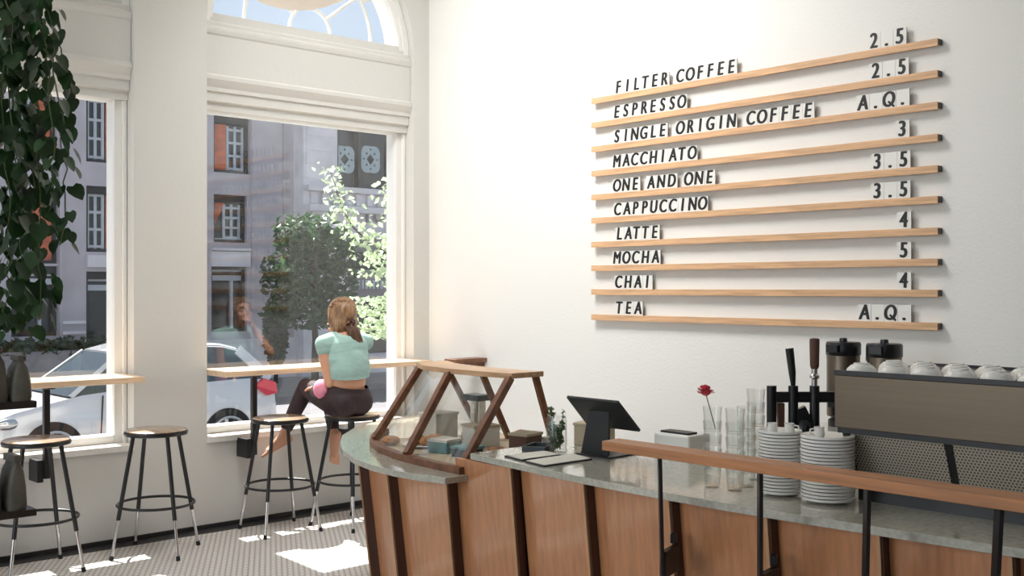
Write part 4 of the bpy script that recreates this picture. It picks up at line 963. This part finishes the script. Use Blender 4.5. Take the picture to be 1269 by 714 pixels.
def pothos(p, d, size):
    """a heart shaped leaf hanging from p, tip along d"""
    d = Vector(d).normalized(); u, w = frame_of(d); nrm_ = (w+u*random.uniform(-.8, .8)).normalized(); s = d.cross(nrm_).normalized()
    out = [(0, -.02), (.26, -.10), (.46, .10), (.47, .36), (.32, .68), (0, 1.0), (-.32, .68), (-.47, .36), (-.46, .10), (-.26, -.10)]
    mid_ = [bm_v for bm_v in (lf_bm.verts.new(p+d*size*.02), lf_bm.verts.new(p+d*size*.36-nrm_*size*.07), lf_bm.verts.new(p+d*size*.68-nrm_*size*.06))]
    vs = [lf_bm.verts.new(p+(s*a+d*b+nrm_*(.10*abs(a)-.12*b*b))*size) for a, b in out]
    m0, m1, m2 = mid_
    for f in ((m0, vs[1], vs[2]), (m0, vs[2], vs[3], m1), (m1, vs[3], vs[4], m2), (m2, vs[4], vs[5]), (m0, m1, vs[7], vs[8]), (m0, vs[8], vs[9]), (m1, m2, vs[6], vs[7]), (m2, vs[5], vs[6])): lf_bm.faces.new(f)
# strands: list of pixel-plan paths turned into real points at their own depths
LS = .86
strands = [([(20, -60), (62, 55), (70, 120), (78, 190), (80, 260), (72, 320)], 4.25, .07), ([(10, -60), (40, 60), (48, 150), (50, 240), (48, 330), (53, 415)], 4.15, .075), ([(0, -60), (20, 80), (26, 170), (24, 260), (28, 350), (30, 418)], 4.2, .08),
           ([(-20, -60), (2, 60), (6, 160), (8, 260), (10, 350), (8, 418)], 4.1, .08), ([(15, -60), (55, 40), (60, 90), (66, 160), (62, 215)], 4.05, .075), ([(-10, -60), (30, 20), (38, 100), (40, 200), (38, 280)], 4.3, .08),
           ([(-40, -60), (-15, 80), (-12, 200), (-10, 330), (-8, 418)], 4.2, .08), ([(0, -60), (12, 30), (14, 120), (30, 210), (36, 300), (40, 390)], 4.3, .075), ([(20, -60), (66, 30), (84, 95), (86, 130)], 4.15, .065), ([(-5, -60), (16, 20), (10, 100), (18, 150), (20, 200)], 4.05, .08)]
for pts, D, size in strands:
    wp = [at_d(px, py, D+random.uniform(-.05, .05)) for px, py in pts]
    fine = []
    for a, b in zip(wp, wp[1:]):
        n = max(3, int((b-a).length/.045))
        for k in range(n): fine.append(a.lerp(b, k/n)+Vector((random.gauss(0, .008), random.gauss(0, .012), random.gauss(0, .005))))
    tube(st_bm, [pt0+Vector((.06, -.04, .16))]+fine, .0028, 5)
    for k, p in enumerate(fine):
        for _ in range(2):
            a = random.uniform(0, 2*PI); q = p+Vector((.045*math.cos(a), .045*math.sin(a), random.uniform(-.02, .025)))
            pothos(q, (.5*math.cos(a), .5*math.sin(a), -1+random.uniform(-.2, .5)), size*LS*random.uniform(.75, 1.2))
obj('vine', st_bm, M['stem'], vn); obj('leaves', lf_bm, M['vine'], vn, smooth=True, recalc=False)

# ------------------------------------------------------------------ the woman at the window bar
def capsule(bm, p0, p1, r0, r1, seg=16):
    p0, p1 = Vector(p0), Vector(p1)
    cone(bm, p0, p1, r0, r1, seg); ellipsoid(bm, p0, (r0,)*3, seg, 10); ellipsoid(bm, p1, (r1,)*3, seg, 10)
def chain(bm, pts, radii, seg=16):
    for (a, b), (ra, rb) in zip(zip(pts, pts[1:]), zip(radii, radii[1:])): capsule(bm, a, b, ra, rb, seg)
def remesh(name, bm, m, parent, voxel=.006, smooth=8, cuts=()):
    bmesh.ops.recalc_face_normals(bm, faces=bm.faces)
    me = bpy.data.meshes.new('tmp'); bm.to_mesh(me); bm.free(); o = bpy.data.objects.new('tmp', me); COL.objects.link(o)
    r = o.modifiers.new('r', 'REMESH'); r.mode = 'VOXEL'; r.voxel_size = voxel
    s = o.modifiers.new('s', 'SMOOTH'); s.factor = .5; s.iterations = smooth
    me2 = bpy.data.meshes.new_from_object(o.evaluated_get(bpy.context.evaluated_depsgraph_get())); bpy.data.objects.remove(o); bpy.data.meshes.remove(me)
    b2 = B(); b2.from_mesh(me2); bpy.data.meshes.remove(me2)
    for co, no in cuts:
        bmesh.ops.bisect_plane(b2, geom=b2.verts[:]+b2.edges[:]+b2.faces[:], plane_co=co, plane_no=no, clear_outer=True)
    return obj(name, b2, m, parent, smooth=True, recalc=False)
V = Vector
PEL = V((-1.06, -.50, .855)); WAI = V((-1.065, -.515, .985)); CHE = V((-1.068, -.505, 1.13)); UPC = V((-1.07, -.48, 1.225)); NEC = V((-1.07, -.465, 1.29)); HD = V((-1.065, -.43, 1.405))
SHL, SHR = V((-1.232, -.475, 1.232)), V((-.908, -.485, 1.232)); ELL, ELR = V((-1.195, -.495, .975)), V((-.925, -.235, 1.115))
WRL = V((-1.165, -.305, .935)); WRR = V((-1.0, -.315, 1.262))
HIL, HIR = V((-1.145, -.48, .845)), V((-.975, -.48, .845)); KNL, KNR = V((-1.13, -.10, .915)), V((-.955, -.115, .905)); ANL, ANR = V((-1.29, -.055, .585)), V((-1.005, -.25, .575))
pw_ = thing('person', 'woman in a pale teal top and dark leggings sitting on a stool, seen from behind', 'person', (PEL.x, PEL.y, .75))
bm = B()
def torso(bm, g=0.0):
    for c, r in ((PEL, (.172, .118, .105)), (WAI, (.128, .092, .12)), (CHE, (.150, .105, .12)), (UPC, (.145, .088, .085))): ellipsoid(bm, c, tuple(v+g for v in r), 24, 14)
    capsule(bm, SHL.lerp(SHR, .05), SHL.lerp(SHR, .95), .048+g, .048+g)
    for sh in (SHL, SHR): capsule(bm, NEC+V((0, -.005, -.022)), sh, .052+g, .046+g)
    ellipsoid(bm, UPC.lerp(CHE, .5)+V((0, -.03, 0)), (.135+g, .075+g, .12+g), 20, 12)
    ellipsoid(bm, PEL+V((-.055, -.035, -.015)), (.095+g, .08+g, .08+g), 18, 12); ellipsoid(bm, PEL+V((.055, -.035, -.015)), (.095+g, .08+g, .08+g), 18, 12)
torso(bm)
chain(bm, [UPC+V((0, 0, .04)), NEC, HD+V((0, .0, -.05))], [.062, .052, .050])
chain(bm, [SHL, SHL.lerp(ELL, .5), ELL], [.050, .043, .036]); chain(bm, [ELL, ELL.lerp(WRL, .4), WRL], [.036, .035, .024])
chain(bm, [SHR, SHR.lerp(ELR, .5), ELR], [.050, .043, .036]); chain(bm, [ELR, ELR.lerp(WRR, .4), WRR], [.036, .035, .024])
chain(bm, [HIL, HIL.lerp(KNL, .5), KNL], [.088, .076, .055]); chain(bm, [HIR, HIR.lerp(KNR, .5), KNR], [.088, .076, .055])
chain(bm, [KNL, KNL.lerp(ANL, .3), ANL], [.053, .052, .031]); chain(bm, [KNR, KNR.lerp(ANR, .3), ANR], [.053, .052, .031])
# feet
def foot(bm, an, d, up, side):
    d = V(d).normalized(); up = V(up); up = (up-d*up.dot(d)).normalized(); s = d.cross(up).normalized()*side
    heel = an-d*.03-up*.035; ball = an+d*.125-up*.045
    capsule(bm, an, heel, .031, .028); chain(bm, [an, an+d*.06-up*.025, ball], [.032, .030, .026]); capsule(bm, heel, ball, .026, .024)
    capsule(bm, ball-s*.018, ball+s*.022, .021, .018)
    for k, (o_, l, r) in enumerate(((-.030, .050, .0115), (-.012, .048, .009), (.004, .043, .0085), (.018, .037, .008), (.031, .029, .0078))): capsule(bm, ball+s*o_+d*.0-up*.004, ball+s*o_*1.1+d*l-up*.012, r*1.05, r)
foot(bm, ANL, (-.62, .42, -.38), (-.2, .2, .9), 1); foot(bm, ANR, (-.05, .20, -.85), (0, .9, .3), -1)
# hands
def hand(bm, wr, d, nrm, side, curl):
    d = V(d).normalized(); nrm = V(nrm); nrm = (nrm-d*nrm.dot(d)).normalized(); s = d.cross(nrm).normalized()*side
    kn = wr+d*.078; chain(bm, [wr, wr+d*.03], [.023, .022])
    for o_ in (-.026, -.009, .009, .026): capsule(bm, wr+d*.016+s*o_*.6, kn+s*o_, .013, .0105)
    for o_, l in ((-.028, .070), (-.0095, .078), (.0095, .072), (.027, .056)):
        a = kn+s*o_; b = a+(d*math.cos(curl)-nrm*math.sin(curl))*l*.45; c = b+(d*math.cos(curl*2)-nrm*math.sin(curl*2))*l*.32; e = c+(d*math.cos(curl*2.7)-nrm*math.sin(curl*2.7))*l*.25
        chain(bm, [a, b, c, e], [.0098, .0088, .0080, .0070], 10)
    a = wr+d*.022-s*.022; b = a-s*.026+d*.028-nrm*.006; c = b-s*.008+d*.026-nrm*.010; chain(bm, [a, b, c], [.0125, .0105, .0085], 10)
hand(bm, WRL, (.0, .6, -.12), (0, .1, 1), 1, .35); hand(bm, WRR, (-.24, -.05, .62), (.75, .3, .5), -1, .5)
# head
hq = Euler((math.radians(14), 0, math.radians(-6))).to_matrix()   # face towards +y, chin lifted
def H(x, y, z): return HD+hq @ V((x, y, z))
ellipsoid(bm, H(0, -.012, .035), (.076, .094, .088), 24, 16, hq); ellipsoid(bm, H(0, .025, -.03), (.060, .066, .078), 20, 14, hq)
capsule(bm, H(-.02, .054, -.078), H(.02, .054, -.078), .019, .019); capsule(bm, H(0, .070, -.092), H(0, .072, -.088), .018, .016)
chain(bm, [H(0, .084, .028), H(0, .097, -.004), H(0, .102, -.016)], [.008, .0095, .0105]); capsule(bm, H(-.009, .092, -.019), H(.009, .092, -.019), .008, .008)
capsule(bm, H(-.040, .070, .036), H(.040, .070, .036), .009, .009)
for s_ in (-1, 1): ellipsoid(bm, H(.044*s_, .056, -.025), (.022, .022, .022)); ellipsoid(bm, H(.078*s_, -.005, -.002), (.010, .018, .030), 12, 10, hq)
capsule(bm, H(-.018, .083, -.054), H(.018, .083, -.054), .0085, .0085)
remesh('body', bm, M['skin'], pw_, .0045, 7)
bm = B(); capsule(bm, H(-.012, .0885, -.050), H(.012, .0885, -.050), .0038, .0038, 10); capsule(bm, H(-.010, .0878, -.057), H(.010, .0878, -.057), .0042, .0042, 10); obj('lips', bm, M['lip'], pw_, smooth=True)
for s_ in (-1, 1):
    bm = B(); ellipsoid(bm, H(.031*s_, .0715, .010), (.0125, .011, .0062), 14, 10, hq); e = obj('eye', bm, M['eye'], pw_, smooth=True)
    bm = B(); ellipsoid(bm, H(.031*s_, .0800, .0095), (.0052, .0035, .0050), 10, 8, hq); obj('iris', bm, M['iris'], e, smooth=True)
    bm = B(); tube(bm, [H(.015*s_, .086, .033), H(.032*s_, .083, .038), H(.048*s_, .073, .034)], [.0018, .0022, .0012], 6); obj('eyebrow', bm, M['hair'], pw_, smooth=True)
# top
bm = B(); torso(bm, .012); chain(bm, [SHL, SHL.lerp(ELL, .15)], [.056, .054]); chain(bm, [SHR, SHR.lerp(ELR, .15)], [.056, .054]); chain(bm, [UPC, NEC+V((0, 0, -.02))], [.085, .072])
ellipsoid(bm, CHE.lerp(WAI, .45)+V((0, -.022, 0)), (.152, .108, .17), 24, 14); ellipsoid(bm, WAI+V((0, -.012, .02)), (.146, .108, .12), 24, 14)
remesh('top', bm, M['shirt'], pw_, .006, 6, cuts=[(V((-1.06, -.60, 1.0)), V((.04, .1, -1))), (NEC+V((0, 0, .030)), V((0, -.35, 1))), (SHL.lerp(ELL, .34), (ELL-SHL)*1.0) if False else (V((0, 0, 2)), V((0, 0, 1)))])
# leggings
bm = B()
for c, r in ((PEL, (.180, .126, .113)), (PEL+V((0, 0, .05)), (.160, .112, .09))): ellipsoid(bm, c, r, 24, 14)
for sx in (-.055, .055): ellipsoid(bm, PEL+V((sx, -.04, -.02)), (.108, .090, .090), 18, 12)
ellipsoid(bm, PEL+V((0, -.035, -.01)), (.13, .092, .09), 18, 12)
for hi_, kn_, an_ in ((HIL, KNL, ANL), (HIR, KNR, ANR)):
    chain(bm, [hi_, hi_.lerp(kn_, .5), kn_], [.096, .084, .062]); e = kn_.lerp(an_, .80); chain(bm, [kn_, kn_.lerp(an_, .3), e], [.060, .058, .043])
remesh('leggings', bm, M['pants'], pw_, .006, 6, cuts=[(V((-1.06, -.62, .925)), V((.05, -.25, 1)))])
# hair: cap, loose locks and a low ponytail
bm = B(); ellipsoid(bm, H(0, -.022, .042), (.090, .102, .096), 28, 18, hq); ellipsoid(bm, H(0, -.06, -.02), (.080, .060, .085), 20, 14, hq)
for s_ in (-1, 1): chain(bm, [H(.074*s_, .01, .05), H(.082*s_, -.03, -.02), H(.066*s_, -.07, -.075)], [.026, .026, .024])
hr = remesh('hair', bm, M['hairl'], pw_, .006, 4, cuts=[(H(0, .052, .04), hq @ V((0, 1, -.35)))])
bm = B()
for k in range(120):
    s0_ = random.uniform(-1, 1); a = random.uniform(-.1, 2.6); x = s0_*.088
    P = []
    for f in range(7):
        th = a*.2+f/6*1.9; y_ = .045-.15*f/6; rr = math.sqrt(max(0, 1-(x/.098)**2)); P.append(H(x*(1-.5*max(0, f-3)/3)+random.gauss(0, .002), -.022+.106*rr*math.cos(th+.25)*1.0, .040+.100*rr*math.sin(th+.25) if th < 1.9 else .04-.02*f))
    try: tube(bm, P, [.002, .004, .0045, .0045, .004, .0035, .002], 5)
    except Exception: pass
obj('hair_locks', bm, M['hairl'], hr, smooth=True)
bm = B(); base = H(.008, -.108, -.02)
spine = [base, base+V((.012, -.030, -.045)), base+V((.030, -.036, -.105)), base+V((.052, -.030, -.165)), base+V((.078, -.018, -.25))]
wid = [.024, .042, .044, .034, .012]
for k in range(190):
    a = random.uniform(0, 2*PI); q = math.sqrt(random.random()); L = random.choice((1, 1, .9, .8)); tw = random.uniform(-.5, .5)
    pts = [p*1.0+V((math.cos(a+tw*n)*q*w_, math.sin(a+tw*n)*q*w_*.62, random.gauss(0, .003))) for n, (p, w_) in enumerate(zip(spine, wid))]
    if L < 1: pts[4] = pts[3].lerp(pts[4], L)
    tube(bm, pts, [.006, .0075, .0072, .006, .0018], 6)
for k in range(34):   # loose knot where the tail is tied
    a = random.uniform(0, 2*PI); r = random.uniform(.014, .034); q = base+V((r*math.cos(a), -.012+random.gauss(0, .006), r*.9*math.sin(a)+.012)); q2 = base+V((r*math.cos(a+1.3), -.018+random.gauss(0, .006), r*.9*math.sin(a+1.3)+.012)); q3 = base+V((r*math.cos(a+2.4), -.010, r*.9*math.sin(a+2.4)+.012))
    tube(bm, [q, q2, q3], [.004, .0085, .004], 6)
obj('ponytail', bm, M['hair'], pw_, smooth=True)
# pink pouch under her left hand, bag under the bar
t = thing('pink_pouch', 'soft pink pouch lying on the left thigh of the woman', 'pouch', (-1.215, -.40, .93))
bm = B(); ellipsoid(bm, (-1.22, -.43, .93), (.05, .062, .065), 20, 14)
for v in bm.verts: v.co += V((random.gauss(0, .002),)*3)
obj('cloth', bm, M['pink'], t, smooth=True)
bx, by = -.47, .02
t = thing('handbag', 'small dark red bag hanging on a hook below the window beside the woman', 'bag', (bx, by, .33))
bm = B(); loft(bm, [[(bx-w, by-d, z), (bx+w, by-d, z), (bx+w, by+d, z), (bx-w, by+d, z)] for z, w, d in ((.33, .10, .035), (.35, .115, .045), (.46, .11, .04), (.52, .095, .02))]); obj('body', bm, M['redcloth'], t, bevel=.015)
bm = B(); tube(bm, [(bx-.06, by,   .51), (bx-.04, by+.01, .54), (bx, by+.02, .552), (bx+.04, by+.01, .54), (bx+.06, by, .51)], .007, 8); obj('handle', bm, M['redcloth'], t, smooth=True)
bm = B(); tube(bm, [(bx, FY0-.002, .541), (bx, by+.015, .541), (bx, by+.005, .556)], .005, 6); obj('hook', bm, M['black'], t)
